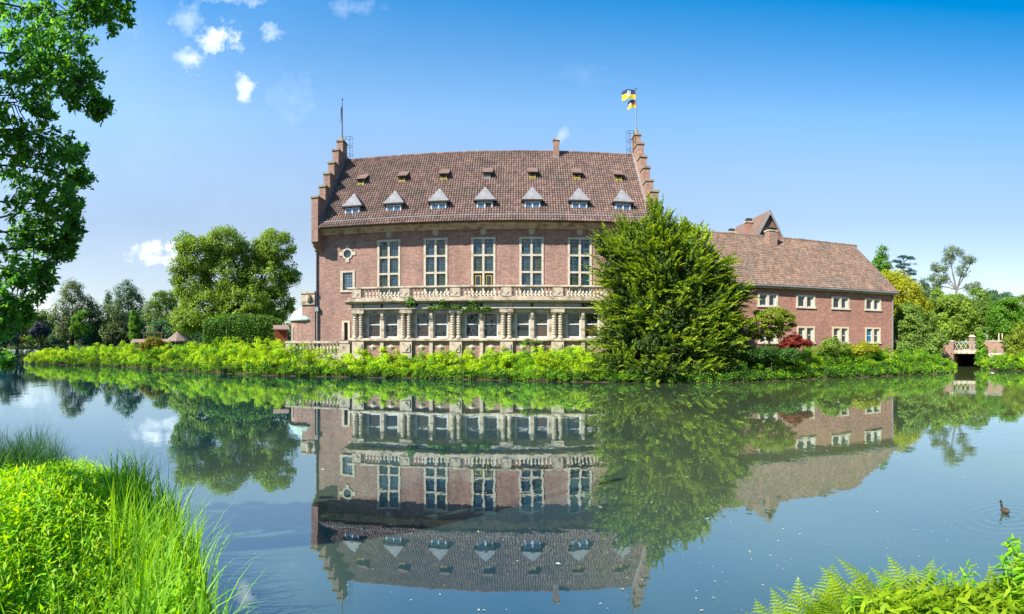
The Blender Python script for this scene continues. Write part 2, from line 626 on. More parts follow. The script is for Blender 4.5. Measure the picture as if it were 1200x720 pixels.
L_RED = leaf_mat('red maple leaf', (0.169, 0.016, 0.016), (0.312, 0.039, 0.026), (0.442, 0.091, 0.046), 0.35)
L_BANK = leaf_mat('bank herb leaf', (0.255, 0.499, 0.016), (0.492, 0.720, 0.022), (0.589, 0.720, 0.042), 0.42)
L_BANK2 = leaf_mat('bank shrub leaf', (0.091, 0.233, 0.016), (0.183, 0.400, 0.023), (0.311, 0.567, 0.041), 0.38)
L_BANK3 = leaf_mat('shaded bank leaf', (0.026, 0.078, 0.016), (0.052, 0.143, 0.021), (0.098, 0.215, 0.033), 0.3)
L_YEW = leaf_mat('yew needle', (0.066, 0.133, 0.020), (0.130, 0.236, 0.026), (0.225, 0.337, 0.037), 0.25)
L_YEWIN = leaf_mat('shaded yew needle', (0.030, 0.062, 0.012), (0.052, 0.098, 0.015), (0.085, 0.140, 0.020), 0.2)  # darkened to paint the shade deep inside the crown
L_YEWTIP = leaf_mat('new yew shoot', (0.218, 0.344, 0.024), (0.356, 0.490, 0.034), (0.504, 0.576, 0.046), 0.35)
L_HERB = leaf_mat('meadow herb leaf', (0.172, 0.489, 0.018), (0.327, 0.662, 0.025), (0.530, 0.662, 0.055), 0.45)
L_GRASS = leaf_mat('grass blade', (0.114, 0.314, 0.017), (0.213, 0.479, 0.025), (0.392, 0.627, 0.066), 0.42)
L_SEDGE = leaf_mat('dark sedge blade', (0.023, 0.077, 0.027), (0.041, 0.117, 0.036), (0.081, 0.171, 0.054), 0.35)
L_FERN = leaf_mat('fern pinna', (0.185, 0.319, 0.009), (0.305, 0.479, 0.010), (0.450, 0.594, 0.023), 0.45)
L_SAGE = leaf_mat('pale sparse leaf', (0.108, 0.180, 0.066), (0.180, 0.252, 0.102), (0.264, 0.336, 0.144), 0.35)
L_HEDGE = leaf_mat('clipped hedge leaf', (0.060, 0.155, 0.022), (0.111, 0.255, 0.029), (0.200, 0.364, 0.041), 0.3)
L_IVY = leaf_mat('ivy leaf', (0.065, 0.182, 0.019), (0.117, 0.286, 0.026), (0.208, 0.377, 0.039), 0.3)
L_ORANGE = leaf_mat('ochre shrub leaf', (0.19, 0.20, 0.012), (0.30, 0.28, 0.015), (0.42, 0.34, 0.03), 0.35)

# ------------------------------------------------------------------ ground and water
def poly_px(pts):
    return np.array([at(a, d)[:2] for a, d in pts])


ISLAND = poly_px([(30, 65.8), (60, 64), (114, 61.5), (185, 53.7), (250, 47), (308, 43.2), (370, 42), (480, 40), (600, 37.8), (700, 36.2),
                  (790, 35.4), (850, 35.8), (900, 37.2), (950, 39), (1000, 40.7), (1066, 44.3), (1104, 45.5), (1116, 48), (1117, 60),
                  (1113, 90), (1100, 140), (900, 150), (600, 150), (300, 130), (150, 100), (60, 78), (28, 70)])
RIGHT = poly_px([(1147, 62), (1149, 53), (1165, 50), (1200, 50), (1260, 46), (1400, 40), (1550, 30), (1560, 300), (1400, 330), (1146, 300), (1146, 90)])
CAMBANK = np.concatenate([poly_px([(-420, 15), (-200, 12.5), (0, 11.2), (80, 10), (150, 9), (200, 7.0), (228, 5.6), (242, 4.3), (262, 3.1), (400, 2.2),
                                   (700, 2.2), (800, 2.6), (822, 3.4), (850, 4.1), (950, 4.3), (1100, 4.3), (1200, 4.9), (1300, 6.4), (1450, 12)]),
                          np.array([(60, 2), (90, -40), (-90, -40), (-60, 2)])])
FAR_ = [(-900, 330), (-300, 260), (0, 238), (60, 232), (150, 225), (400, 210), (700, 205), (1000, 205), (1146, 205), (1160, 150)]
FAR = np.concatenate([poly_px(FAR_), np.array([at(1160, 5000)[:2], at(600, 5000)[:2], at(0, 5000)[:2], at(-500, 5000)[:2], at(-900, 5000)[:2]])])


def sdist(P, poly):
    """signed distance, positive inside"""
    x, y = P[:, 0], P[:, 1]
    ins = np.zeros(len(P), bool)
    dm = np.full(len(P), 1e18)
    n = len(poly)
    for i in range(n):
        a, b = poly[i], poly[(i + 1) % n]
        ab = b - a
        t = np.clip(((x - a[0]) * ab[0] + (y - a[1]) * ab[1]) / (ab @ ab + 1e-12), 0, 1)
        dx, dy = x - a[0] - t * ab[0], y - a[1] - t * ab[1]
        dm = np.minimum(dm, dx * dx + dy * dy)
        c = (a[1] > y) != (b[1] > y)
        with np.errstate(divide='ignore', invalid='ignore'):
            xi = a[0] + (y - a[1]) * ab[0] / (ab[1] if ab[1] != 0 else 1e-12)
        ins ^= c & (x < xi)
    return np.sqrt(dm) * np.where(ins, 1, -1)


def sstep(a, b, x):
    t = np.clip((x - a) / (b - a), 0, 1)
    return t * t * (3 - 2 * t)


def ground_h(P):
    P = np.atleast_2d(P)[:, :2]
    h = np.full(len(P), -1.3)
    for poly, top, w in ((ISLAND, 0.95, 3.0), (RIGHT, 1.1, 4.0), (CAMBANK, 1.0, 1.3), (FAR, 0.8, 14.0)):
        d = sdist(P, poly)
        if poly is CAMBANK:
            w = 5.2 - 3.9 * sstep(-1.0, 1.0, P[:, 0])
        hh = -1.3 + (1.3 + 0.06) * sstep(-2.0, 0.1, d) + (top - 0.06) * sstep(0.0, 1.0, d / w)
        h = np.maximum(h, hh)
    return h


def build_ground():
    th = np.radians(np.concatenate([np.arange(-180, -66, 3.0), np.arange(-66, 66, 0.7), np.arange(66, 180, 3.0)]))
    rr = np.concatenate([[0.3, 1.0, 1.6, 2.0], np.geomspace(2.3, 14, 34), np.geomspace(14.7, 34, 18), np.arange(34.7, 72, 0.65), np.geomspace(73, 260, 60), np.geomspace(275, 5000, 22)])
    T, RR = np.meshgrid(th, rr, indexing='ij')
    P = np.stack([RR.ravel() * np.sin(T.ravel()), RR.ravel() * np.cos(T.ravel())], 1)
    h = ground_h(P)
    x, y = P[:, 0], P[:, 1]
    h = h + 0.05 * np.sin(x * 0.9 + 1.3 * np.sin(y * 0.4)) * np.cos(y * 0.7) * (h > 0.2)
    V = np.concatenate([P, h[:, None]], 1)
    nt_, nr = len(th), len(rr)
    i = np.arange(nt_)
    I, J = np.meshgrid(i, np.arange(nr - 1), indexing='ij')
    I2 = (I + 1) % nt_
    F = np.stack([I * nr + J, I * nr + J + 1, I2 * nr + J + 1, I2 * nr + J], -1).reshape(-1, 4)
    V = np.concatenate([V, [[0, 0, 1.0]]])
    m, nt, N, L, Pn = nodes_for('grassy soil')
    tc = N.new('ShaderNodeTexCoord')
    nz = N.new('ShaderNodeTexNoise')
    nz.inputs['Scale'].default_value = 0.35
    nz.inputs['Detail'].default_value = 9
    nz.inputs['Roughness'].default_value = 0.7
    L.new(tc.outputs['Object'], nz.inputs['Vector'])
    r = ramp(N, [(0.3, (0.034, 0.064, 0.011)), (0.55, (0.064, 0.11, 0.015)), (0.75, (0.10, 0.15, 0.022))])
    L.new(nz.outputs[0], r.inputs[0])
    sp = N.new('ShaderNodeSeparateXYZ')
    L.new(tc.outputs['Object'], sp.inputs[0])
    mr = N.new('ShaderNodeMapRange')
    mr.inputs['From Min'].default_value = 0.1
    mr.inputs['From Max'].default_value = 0.45
    L.new(sp.outputs[2], mr.inputs['Value'])
    mx = N.new('ShaderNodeMix')
    mx.data_type = 'RGBA'
    L.new(mr.outputs[0], mx.inputs['Factor'])
    mx.inputs[6].default_value = (0.055, 0.04, 0.025, 1)
    L.new(r.outputs[0], mx.inputs[7])
    L.new(mx.outputs[2], Pn.inputs['Base Color'])
    Pn.inputs['Roughness'].default_value = 0.95
    Pn.inputs['Specular IOR Level'].default_value = 0.1
    me = mesh_np('ground', V, F, m, True)
    link(bpy.data.objects.new('ground', me), kind='structure')


build_ground()
DUCK = at(1178, 8.5, 0.0)


def build_water():
    m, nt, N, L, P = nodes_for('still lake water')
    tc = N.new('ShaderNodeTexCoord')
    mp = N.new('ShaderNodeMapping')
    mp.inputs['Scale'].default_value = (1.0, 0.55, 1.0)
    mp.inputs['Rotation'].default_value = (0, 0, 0.35)
    L.new(tc.outputs['Object'], mp.inputs['Vector'])
    nz = N.new('ShaderNodeTexNoise')
    nz.inputs['Scale'].default_value = 1.1
    nz.inputs['Detail'].default_value = 4
    nz.inputs['Roughness'].default_value = 0.5
    L.new(mp.outputs[0], nz.inputs['Vector'])
    n2 = N.new('ShaderNodeTexNoise')
    n2.inputs['Scale'].default_value = 5.5
    n2.inputs['Detail'].default_value = 2
    L.new(mp.outputs[0], n2.inputs['Vector'])

    def mt(op, a, b=None, clamp=False):
        n = N.new('ShaderNodeMath')
        n.operation = op
        n.use_clamp = clamp
        for i, x in enumerate((a, b)):
            if x is None:
                continue
            if isinstance(x, (int, float)):
                n.inputs[i].default_value = x
            else:
                L.new(x, n.inputs[i])
        return n.outputs[0]
    # rings left by the swimming duck
    vd = N.new('ShaderNodeVectorMath')
    vd.operation = 'DISTANCE'
    L.new(tc.outputs['Object'], vd.inputs[0])
    vd.inputs[1].default_value = (DUCK[0] - 0.1, DUCK[1] - 0.15, 0)
    wob = mt('ADD', vd.outputs['Value'], mt('MULTIPLY', mt('SUBTRACT', n2.outputs[0], 0.5), 0.12))
    ring = mt('MULTIPLY', mt('SINE', mt('MULTIPLY', wob, 34.0)), mt('MULTIPLY', mt('SUBTRACT', 1.0, mt('MULTIPLY', vd.outputs['Value'], 0.8), True), 0.26))
    # ripple patches: calmer and livelier areas
    n3 = N.new('ShaderNodeTexNoise')
    n3.inputs['Scale'].default_value = 0.09
    n3.inputs['Detail'].default_value = 2
    L.new(tc.outputs['Object'], n3.inputs['Vector'])
    live = N.new('ShaderNodeMapRange')
    live.inputs['From Min'].default_value = 0.4
    live.inputs['From Max'].default_value = 0.62
    live.inputs['To Min'].default_value = 0.15
    live.inputs['To Max'].default_value = 1.0
    L.new(n3.outputs[0], live.inputs['Value'])
    hgt = mt('ADD', mt('MULTIPLY', mt('ADD', nz.outputs[0], mt('MULTIPLY', n2.outputs[0], 0.16)), live.outputs[0]), ring)
    bp = N.new('ShaderNodeBump')
    bp.inputs['Strength'].default_value = 1.0
    bp.inputs['Distance'].default_value = 0.0065
    L.new(hgt, bp.inputs['Height'])
    # body of the water: dark and clear at one side, milky green with pollen where it stands still
    sp = N.new('ShaderNodeSeparateXYZ')
    L.new(tc.outputs['Object'], sp.inputs[0])
    n4 = N.new('ShaderNodeTexNoise')
    n4.inputs['Scale'].default_value = 0.12
    n4.inputs['Detail'].default_value = 5
    L.new(mp.outputs[0], n4.inputs['Vector'])
    mk = mt('ADD', mt('MULTIPLY', sp.outputs[0], 0.035), mt('MULTIPLY', mt('SUBTRACT', n4.outputs[0], 0.5), 1.6))
    milky = N.new('ShaderNodeMapRange')
    milky.inputs['From Min'].default_value = -0.20
    milky.inputs['From Max'].default_value = 0.50
    L.new(mk, milky.inputs['Value'])
    body = N.new('ShaderNodeMix')
    body.data_type = 'RGBA'
    L.new(milky.outputs[0], body.inputs['Factor'])
    body.inputs[6].default_value = (0.010, 0.035, 0.050, 1)
    body.inputs[7].default_value = (0.125, 0.155, 0.052, 1)
    df = N.new('ShaderNodeBsdfDiffuse')
    L.new(body.outputs[2], df.inputs['Color'])
    gl = N.new('ShaderNodeBsdfGlossy')
    gl.inputs['Roughness'].default_value = 0.012
    gl.inputs['Color'].default_value = (0.80, 0.93, 0.97, 1)
    L.new(bp.outputs[0], gl.inputs['Normal'])
    lw = N.new('ShaderNodeLayerWeight')
    lw.inputs['Blend'].default_value = 0.5
    refl = mt('POWER', lw.outputs['Facing'], 2.15)
    mx = N.new('ShaderNodeMixShader')
    L.new(refl, mx.inputs[0])
    L.new(df.outputs[0], mx.inputs[1])
    L.new(gl.outputs[0], mx.inputs[2])
    L.new(mx.outputs[0], N['Material Output'].inputs['Surface'])
    N.remove(P)
    n, rad = 96, 420.0
    mb = MB()
    mb.quad(*[(rad * math.cos(2 * math.pi * k / n), rad * math.sin(2 * math.pi * k / n), 0.0) for k in range(n)])
    mb.build('water', m, kind='structure')


build_water()

# ------------------------------------------------------------------ castle: local frame u (along the front), v (depth), z
TH0 = 10 / R
D0 = 43.7
CZ = 0.9
castle = thing('castle_building', 'long brick castle with stepped gables and a stone loggia above the lake', 'castle',
               (D0 * math.sin(TH0), D0 * math.cos(TH0), CZ), -TH0)
CL = (0, 0, -CZ)          # parts are drawn with z counted from the water


def cuv(u, v, z):
    return np.array((D0 * math.sin(TH0) + u * math.cos(TH0) + v * math.sin(TH0), D0 * math.cos(TH0) - u * math.sin(TH0) + v * math.cos(TH0), z))


def tiles_mesh(name, mat, u0, u1, v0, z0, v1, z1, cw=0.21, rl=0.32, seed=1, skip=None):
    """pantiles laid on a slope rising from (v0,z0) to (v1,z1)"""
    g = np.random.default_rng(seed)
    ln = math.hypot(v1 - v0, z1 - z0)
    sv, sz = (v1 - v0) / ln, (z1 - z0) / ln
    nv, nz_ = -sz, sv
    nc, nr = int(round((u1 - u0) / cw)), int(math.ceil(ln / rl))
    cw = (u1 - u0) / nc
    prof = [(-0.5, 0.015), (-0.32, 0.0), (-0.1, 0.012), (0.12, 0.055), (0.32, 0.075), (0.56, 0.02)]
    k = len(prof)
    C, Rw = np.meshgrid(np.arange(nc), np.arange(nr), indexing='ij')
    C, Rw = C.ravel(), Rw.ravel()
    uc = u0 + (C + 0.5) * cw
    s0 = Rw * rl
    if skip is not None:
        keep = ~skip(uc, v0 + sv * (s0 + rl / 2))
        C, Rw, uc, s0 = C[keep], Rw[keep], uc[keep], s0[keep]
    n = len(uc)
    jit = g.normal(0, 0.008, n)
    lift = g.uniform(0, 0.014, n)
    V = np.zeros((n, 3 * k, 3))
    for j, (pu, ph) in enumerate(prof):
        for e in (0, 1, 2):
            s = s0 + jit + (-0.02 if e < 2 else rl + 0.05)
            s = np.minimum(s, ln)
            h = ph + (0.075 if e == 1 else 0.02 if e == 0 else 0.015) + lift * (e < 2)
            h = h + (0.0 if e else -0.01)
            V[:, e * k + j, 0] = uc + pu * cw
            V[:, e * k + j, 1] = v0 + sv * s + nv * h
            V[:, e * k + j, 2] = z0 + sz * s + nz_ * h
    F = []
    for j in range(k - 1):
        F.append((j, j + 1, k + j + 1, k + j))
        F.append((k + j, k + j + 1, 2 * k + j + 1, 2 * k + j))
    F = (np.arange(n)[:, None, None] * 3 * k + np.array(F)[None]).reshape(-1, 4)
    return mesh_np(name, V.reshape(-1, 3), F, mat)


def pane_grid(name, w, h, nx, nz, mat, tilt=0.02, seed=0):
    """leaded panes: each quarry slightly out of true"""
    mb = MB()
    r = random.Random(seed)
    for i in range(nx):
        for j in range(nz):
            x0, x1, z0, z1 = w * i / nx, w * (i + 1) / nx, h * j / nz, h * (j + 1) / nz
            a, b = r.gauss(0, tilt), r.gauss(0, tilt)
            y = lambda x, z: (x - (x0 + x1) / 2) * a + (z - (z0 + z1) / 2) * b
            mb.quad(*[(x, y(x, z), z) for x, z in ((x0, z0), (x1, z0), (x1, z1), (x0, z1))])
    return mb.mesh(name, mat)


def lead_bars(name, w, h, nx, nz, t=0.018, mat=None, dy=0.012):
    mb = MB()
    for i in range(nx + 1):
        x = min(max(w * i / nx, t / 2), w - t / 2)
        mb.box(x - t / 2, x + t / 2, -dy, dy, 0, h)
    for j in range(nz + 1):
        z = min(max(h * j / nz, t / 2), h - t / 2)
        mb.box(0, w, -dy - 0.002, dy + 0.002, z - t / 2, z + t / 2)
    return mb.mesh(name, mat or IRON)


WU = [-10.49, -6.69, -2.91, 0.86, 4.65]          # the five tall windows


def castle_main():
    UL, UR, DEP = -16.2, 10.2, 12.2
    w = 1.9
    holes = [(u - w / 2 + 0.02, u + w / 2 - 0.02, 6.42, 10.78) for u in WU]
    holes += [(-14.42, -13.5, 6.85, 8.3), (-14.3, -13.9, 2.75, 4.2), (-13.98 - 0.42, -13.98 + 0.42, 9.84 - 0.42, 9.84 + 0.42)]
    mb = MB()
    # the oculus hole is squared here and closed by its round stone ring below
    mb.wall(-16.75, UR + .5, 0.3, 11.62, holes[:2 + 3 + 2] + holes[7:], 0.0, 0.35)
    mb.quad((UR + .5, 0, .3), (UR + .5, DEP, .3), (UR + .5, DEP, 11.6), (UR + .5, 0, 11.6))
    mb.quad((-16.75, DEP, .3), (-16.75, 0, .3), (-16.75, 0, 11.6), (-16.75, DEP, 11.6))
    mb.quad((UR + .5, DEP, .3), (-16.75, DEP, .3), (-16.75, DEP, 11.6), (UR + .5, DEP, 11.6))
    mb.build('wall', BRICK, castle, CL)
    # black sheet standing in for unlit rooms behind the openings
    MB().quad((UL, 0.4, .4), (UR, 0.4, .4), (UR, 0.4, 11.5), (UL, 0.4, 11.5)).build('dark_backing', BLACK, castle, CL)

    # tall cross windows of stone: frame with panes and lead lattice
    z0, z1 = 6.40, 10.80
    tz = [8.07, 9.40]
    fr = MB()
    h2 = w / 2
    for x0, x1 in ((-h2, -h2 + .17), (h2 - .17, h2), (-.085, .085)):
        fr.box(x0, x1, -0.05 if abs(x0 + x1) > .2 else -0.045, 0.16, z0, z1 - .15)
    fr.box(-h2 - .02, h2 + .02, -0.06, 0.17, z1 - .15, z1 + .02)
    fr.box(-h2 - .06, h2 + .06, -0.10, 0.17, z0 - .12, z0)
    for z in tz:
        for x0, x1 in ((-h2 + .17, -.085), (.085, h2 - .17)):
            fr.box(x0, x1, -0.04, 0.15, z - .075, z + .075)
    fm = fr.mesh('window', STONE_L)
    rows = [(z0, tz[0] - .075, 5), (tz[0] + .075, tz[1] - .075, 4), (tz[1] + .075, z1 - .15, 4)]
    pw = h2 - .17 - .085
    key = MB()
    key.prism_y([(-.17, 11.02), (.17, 11.02), (.24, 11.42), (-.24, 11.42)], -0.06, 0.05)
    keym = key.mesh('keystone', STONE_L)
    archm = []
    for sd_ in (-1, 1):
      arch = MB()
      for i in range(2, 10):
        i *= sd_
        x = i * 0.115
        zz = 11.36 - 0.0 - 0.20 * (abs(i) / 9) ** 2
        arch.prism_y([(x - .05, zz - .33), (x + .05, zz - .33), (x + .053 + .004 * i, zz), (x - .053 + .004 * i, zz)], -0.018, 0.05)
      archm.append(arch.mesh('brick_arch', BRICK))
    for k, u in enumerate(WU):
        o = inst('window', fm, castle, (u, 0, -CZ))
        for r_, (a, b, nz) in enumerate(rows):
            for s in (0, 1):
                x = -h2 + .17 if s == 0 else .085
                if k == 2 and r_ == 0:
                    d = MB()
                    d.box(0, pw, -.03, .03, 0, b - a)
                    d.build('door_leaf', DARKWOOD, o, (x, .10, a))
                    d = MB()
                    for q0, q1, e0, e1 in ((.1, pw - .1, .45, .52), (.1, pw - .1, b - a - .22, b - a - .15), (.1, .17, .52, b - a - .22), (pw - .17, pw - .1, .52, b - a - .22)):
                        d.box(q0, q1, -.05, -.028, e0, e1)
                    d.build('door_moulding', YELLOW, o, (x, .10, a))
                    MB().box(.18, pw - .18, -.042, -.032, .54, b - a - .24).build('pane', GLASS_W, o, (x, .10, a))
                    continue
                inst('pane', pane_grid('pane', pw, b - a, 4, nz, (GLASS if (k * 3 + r_ * 2 + s) % 4 else GLASS_G), 0.05, seed=k * 10 + r_ * 2 + s), o, (x, .11, a))
                inst('lead_lattice', lead_bars('lead_lattice', pw, b - a, 4, nz, 0.022), o, (x, .10, a))
        inst('keystone', keym, castle, (u, 0, -CZ))
        inst('brick_arch', archm[0], castle, (u, 0, -CZ))
        inst('brick_arch', archm[1], castle, (u, 0, -CZ))

    # oculus
    ring = MB()
    n = 20
    vs, fs = [], []
    for k in range(n):
        a = 2 * math.pi * k / n
        for r_, y in ((.46, -.05), (.33, -.05), (.33, .14), (.62, .06), (.46, .06)):
            rr_ = r_
            vs.append((rr_ * math.cos(a), y, rr_ * math.sin(a)))
    for k in range(n):
        a, b = k * 5, ((k + 1) % n) * 5
        fs += [(a, a + 1, b + 1, b), (a + 1, a + 2, b + 2, b + 1), (a, b, b + 4, a + 4)]
    ring.add(vs, fs)
    for dx, dz in ((0, .56), (0, -.56), (.56, 0), (-.56, 0)):
        ring.box(dx - .14, dx + .14, -.055, .05, dz - .14, dz + .14)
    oc = ring.build('round_window', STONE_L, castle, (-13.98, 0, 9.84 - CZ))
    # brick corners that close the square hole round the ring
    cn = MB()
    for sx in (-1, 1):
        for sz_ in (-1, 1):
            pts = [(sx * .425, -.012, sz_ * .425)] + [(sx * .42 * math.cos(t), -.012, sz_ * .42 * math.sin(t)) for t in np.linspace(0, math.pi / 2, 5)]
            cn.add(pts, [tuple(range(len(pts)))])
    cn.build('wall_infill', BRICK, oc)
    inst('pane', pane_grid('pane', .84, .84, 4, 4, GLASS, .03, 77), oc, (-.42, .12, -.42))

    # small window and low door at the end bay
    for (x0, x1, a, b, nm) in ((-14.42, -13.5, 6.85, 8.3, 'window'), (-14.3, -13.9, 2.75, 4.2, 'doorway')):
        f = MB()
        f.box(x0 - .16, x0 + .04, -.05, .15, a, b)
        f.box(x1 - .04, x1 + .16, -.05, .15, a, b)
        f.box(x0 - .16, x1 + .16, -.055, .15, b, b + .15)
        if nm == 'window':
            f.box(x0 - .2, x1 + .2, -.09, .16, a - .16, a)
        fo = f.build(nm, STONE_L, castle, CL)
        if nm == 'window':
            for q0, q1 in ((a, a + .68), (a + .74, b)):
                inst('pane', pane_grid('pane', x1 - x0, q1 - q0, 4, 3, GLASS, .03, int(q0 * 10)), fo, (x0, .13, q0))
                inst('lead_lattice', lead_bars('lead_lattice', x1 - x0, q1 - q0, 4, 3, .025, PAINT), fo, (x0, .11, q0))
        else:
            MB().box(x0, x1, .16, .2, a, b).build('door', BLACK, fo)

    # eaves: stone cornice, tile strip, gutter
    c = MB()
    c.prism_x([(0.0, 11.45), (-.12, 11.45), (-.18, 11.55), (-.42, 11.66), (-.46, 11.74), (-.72, 11.80), (-.72, 11.89), (0.0, 11.89)], UL, UR)
    c.build('cornice', STONE, castle, CL)
    rb = MB()
    rb.prism_x([(-1.06, 11.88), (6.1, 19.45), (13.2, 11.9)], UL, UR)
    rb.build('roof', ROOFBASE, castle, CL)
    t = tiles_mesh('roof_tile', TILE, UL + .1, UR - .1, -1.12, 11.85, 6.1, 19.5, seed=3)
    link(bpy.data.objects.new('roof_tile', t), castle, CL, kind='stuff')
    t = tiles_mesh('roof_tile', TILE, UL + .1, UR - .1, 13.0, 11.93, 6.1, 19.5, cw=.6, rl=.72, seed=4)
    link(bpy.data.objects.new('roof_tile', t), castle, CL, kind='stuff')
    g = MB()
    g.tube([(UL + .05, -.66, 12.40), (UR - .05, -.66, 12.40)], .085, 8)
    g.build('gutter', ZINC, castle, CL)
    rd = MB()
    for i in range(66):
        x = UL + .2 + i * .398
        rd.tube([(x, 6.1, 19.52), (x + .42, 6.1, 19.545)], [.15, .165], 7)
    rd.build('ridge_tile', TILE, castle, CL, kind='stuff')
    MB().prism_x([(0, 11.97), (-.5, 12.1), (0.2, 12.85)], UL, UL + .02).build('eaves_closer', BRICK, castle, CL)

    # stepped gables
    def gable(u0, u1, name):
        g = MB()
        pts = [(-.02, 10.05), (-.35, 10.2), (-.35, 10.4), (-.75, 10.52), (-.75, 10.68), (-1.05, 10.8), (-1.05, 14.4), (.75, 14.4)]
        vf = [.75, 1.9, 3.05, 4.2, 5.45]
        zt = [15.75, 17.15, 18.45, 19.95, 21.2]
        for i, v in enumerate(vf):
            pts.append((v, zt[i]))
            pts.append((vf[i + 1] if i < 4 else 6.75, zt[i]))
        full = []
        half = pts
        for p in half:
            full.append(p)
        for p in reversed(half):
            full.append((12.2 - p[0], p[1]))
        # dedupe neighbours
        cl = []
        for p in full:
            if not cl or abs(cl[-1][0] - p[0]) + abs(cl[-1][1] - p[1]) > 1e-6:
                cl.append(p)
        # mirrored outline walks up one side and down the other; insert risers
        out = []
        for i, p in enumerate(cl):
            out.append(p)
            q = cl[(i + 1) % len(cl)]
            if i < len(cl) - 1 and abs(p[0] - q[0]) > 1e-6 and abs(p[1] - q[1]) > 0.9:
                out.append((p[0], q[1]) if q[1] > p[1] and p[0] < 6 else (q[0], p[1]))
        g.prism_x(out, u0, u1)
        go = g.build(name, BRICK, castle, CL)
        # stone copings on each step
        treads = [(-1.05, .75, 14.4)] + [(vf[i], vf[i + 1] if i < 4 else 6.75, zt[i]) for i in range(5)]
        for a, b, z in treads:
            c = MB()
            c.box(u0 - .07, u1 + .07, a - .08, b + .02 if b < 6 else b + .08, z, z + .16)
            if b < 6:
                pass
            co = c.build('coping', COPING, go)
            if b < 6:
                c = MB()
                c.box(u0 - .07, u1 + .07, 12.2 - b - .02, 12.2 - a + .08, z, z + .16)
                c.build('coping', COPING, go)
        pm = MB()
        um = (u0 + u1) / 2
        pm.lathe([(.28, 21.36), (.28, 21.5), (.12, 21.7), (.1, 22.0)], um, 6.1, 8)
        pm.build('finial', COPING, go)
        return go
    gable(-16.75, -16.18, 'stepped_gable')
    gable(10.18, 10.75, 'stepped_gable')
    # lead flashing where the roof meets the gables
    for s, u in ((1, UL + .02), (-1, UR - .02)):
        f = MB()
        f.prism_x([(-.7, 12.12), (6.05, 19.55), (6.05, 19.78), (-.75, 12.36)], u, u + .13 * s if s > 0 else u - .13)
        f.build('flashing', LEAD, castle, CL)

    # ladder cages by the gable tops
    for u in (UL + .55, UR - .35):
        c = MB()
        for z in (19.9, 20.7, 21.5):
            c.tube([(u + .36 * math.cos(a), 5.6 + .36 * math.sin(a), z) for a in np.linspace(0, 2 * math.pi, 13)], .018, 4)
        for a in (0.3, 1.5, 2.8, 4.1, 5.3):
            c.tube([(u + .36 * math.cos(a), 5.6 + .36 * math.sin(a), 19.5), (u + .36 * math.cos(a), 5.6 + .36 * math.sin(a), 21.55)], .014, 4)
        c.build('ladder_cage', IRON, castle, CL)

    # chimney on the ridge
    c = MB()
    c.box(2.9, 3.4, 5.35, 5.9, 18.4, 20.35)
    ch = c.build('chimney', BRICK, castle, CL)
    MB().box(2.84, 3.46, 5.29, 5.96, 20.35, 20.47).build('chimney_cap', STONE, ch)
    MB().box(2.6, 3.7, 5.2, 5.34, 18.55, 18.75).build('flashing', LEAD, ch)

    # large dormers: white painted windows under lead hoods
    du = [-13.56, -10.08, -6.45, -2.80, 0.93, 4.62, 8.10]
    for k, u in enumerate(du):
        d = MB()
        d.prism_x([(0.02, 12.72), (0.02, 13.78), (.95, 13.78)], -.66, .66)
        dm = d.build('dormer', PAINT, castle, (u, 0, -CZ))
        h = MB()
        # hipped hood running back into the roof
        A, B = (-.86, -.22, 13.74), (.86, -.22, 13.74)
        pk, bk = (0, .55, 14.92), (0, 1.95, 14.92)
        e1, e2 = (-.86, 1.0, 13.74), (.86, 1.0, 13.74)
        h.add([A, B, pk, bk, e1, e2], [(0, 1, 2), (0, 2, 3, 4), (1, 5, 3, 2)])
        h.build('hood', LEAD, dm)
        s = MB()
        s.box(-.86, .86, -.225, .95, 13.62, 13.735)
        s.build('hood_soffit', DARKWOOD, dm)
        f = MB()
        f.box(-.60, -.52, -.05, .015, 12.86, 13.6)
        f.box(.52, .60, -.05, .015, 12.86, 13.6)
        f.box(-.05, .05, -.055, .015, 12.86, 13.6)
        for x0, x1 in ((-.52, -.05), (.05, .52)):
            f.box(x0, x1, -.045, .015, 12.86, 12.95)
            f.box(x0, x1, -.045, .015, 13.5, 13.6)
        fo = f.build('window_frame', WHITE, dm)
        for x0, x1 in ((-.52, -.05), (.05, .52)):
            open_ = (k == 3 and x0 > 0)
            MB().quad((x0, -.01, 12.95), (x1, -.01, 12.95), (x1, -.01, 13.5), (x0, -.01, 13.5)).build('pane', BLACK if open_ else GLASS_SKY, fo)  # open sash drawn as a black sheet for the unlit room
        a = MB()
        a.box(-.74, .74, -.12, .02, 12.70, 12.80)
        a.build('sill', LEAD, dm)
    # small shuttered dormers with tiled shed hoods
    su = [-13.7, -10.06, -6.46, -2.78, 1.0, 4.73, 8.28]
    for k, u in enumerate(su):
        d = MB()
        d.prism_x([(3.0, 16.0), (3.0, 16.78), (4.05, 17.25)], -.34, .34)
        dm = d.build('small_dormer', ROOFBASE, castle, (u, 0, -CZ))
        h = MB()
        h.prism_x([(2.78, 16.68), (4.45, 17.62), (4.45, 17.7), (2.72, 16.76)], -.46, .46)
        h.build('hood', TILE, dm)
        f = MB()
        if k in (3,):
            f.box(-.28, .28, 2.95, 2.99, 16.16, 16.66)
            f.build('shutter', LEAD, dm)
        else:
            f.box(-.28, .28, 2.95, 2.99, 16.14, 16.66)
            so = f.build('shutter', YELLOW, dm)
            x = MB()
            x.quad((-.26, 2.94, 16.66), (0, 2.94, 16.43), (.26, 2.94, 16.66))
            x.quad((-.26, 2.94, 16.16), (.26, 2.94, 16.16), (0, 2.94, 16.37))
            x.build('shutter_pattern', BLACK, dm)

    # downpipe at the corner
    p = MB()
    p.tube([(-16.68, -.1, 10.2), (-16.68, -.1, 5.8), (-16.6, -.12, 5.5), (-16.6, -.12, 1.0)], .065, 8)
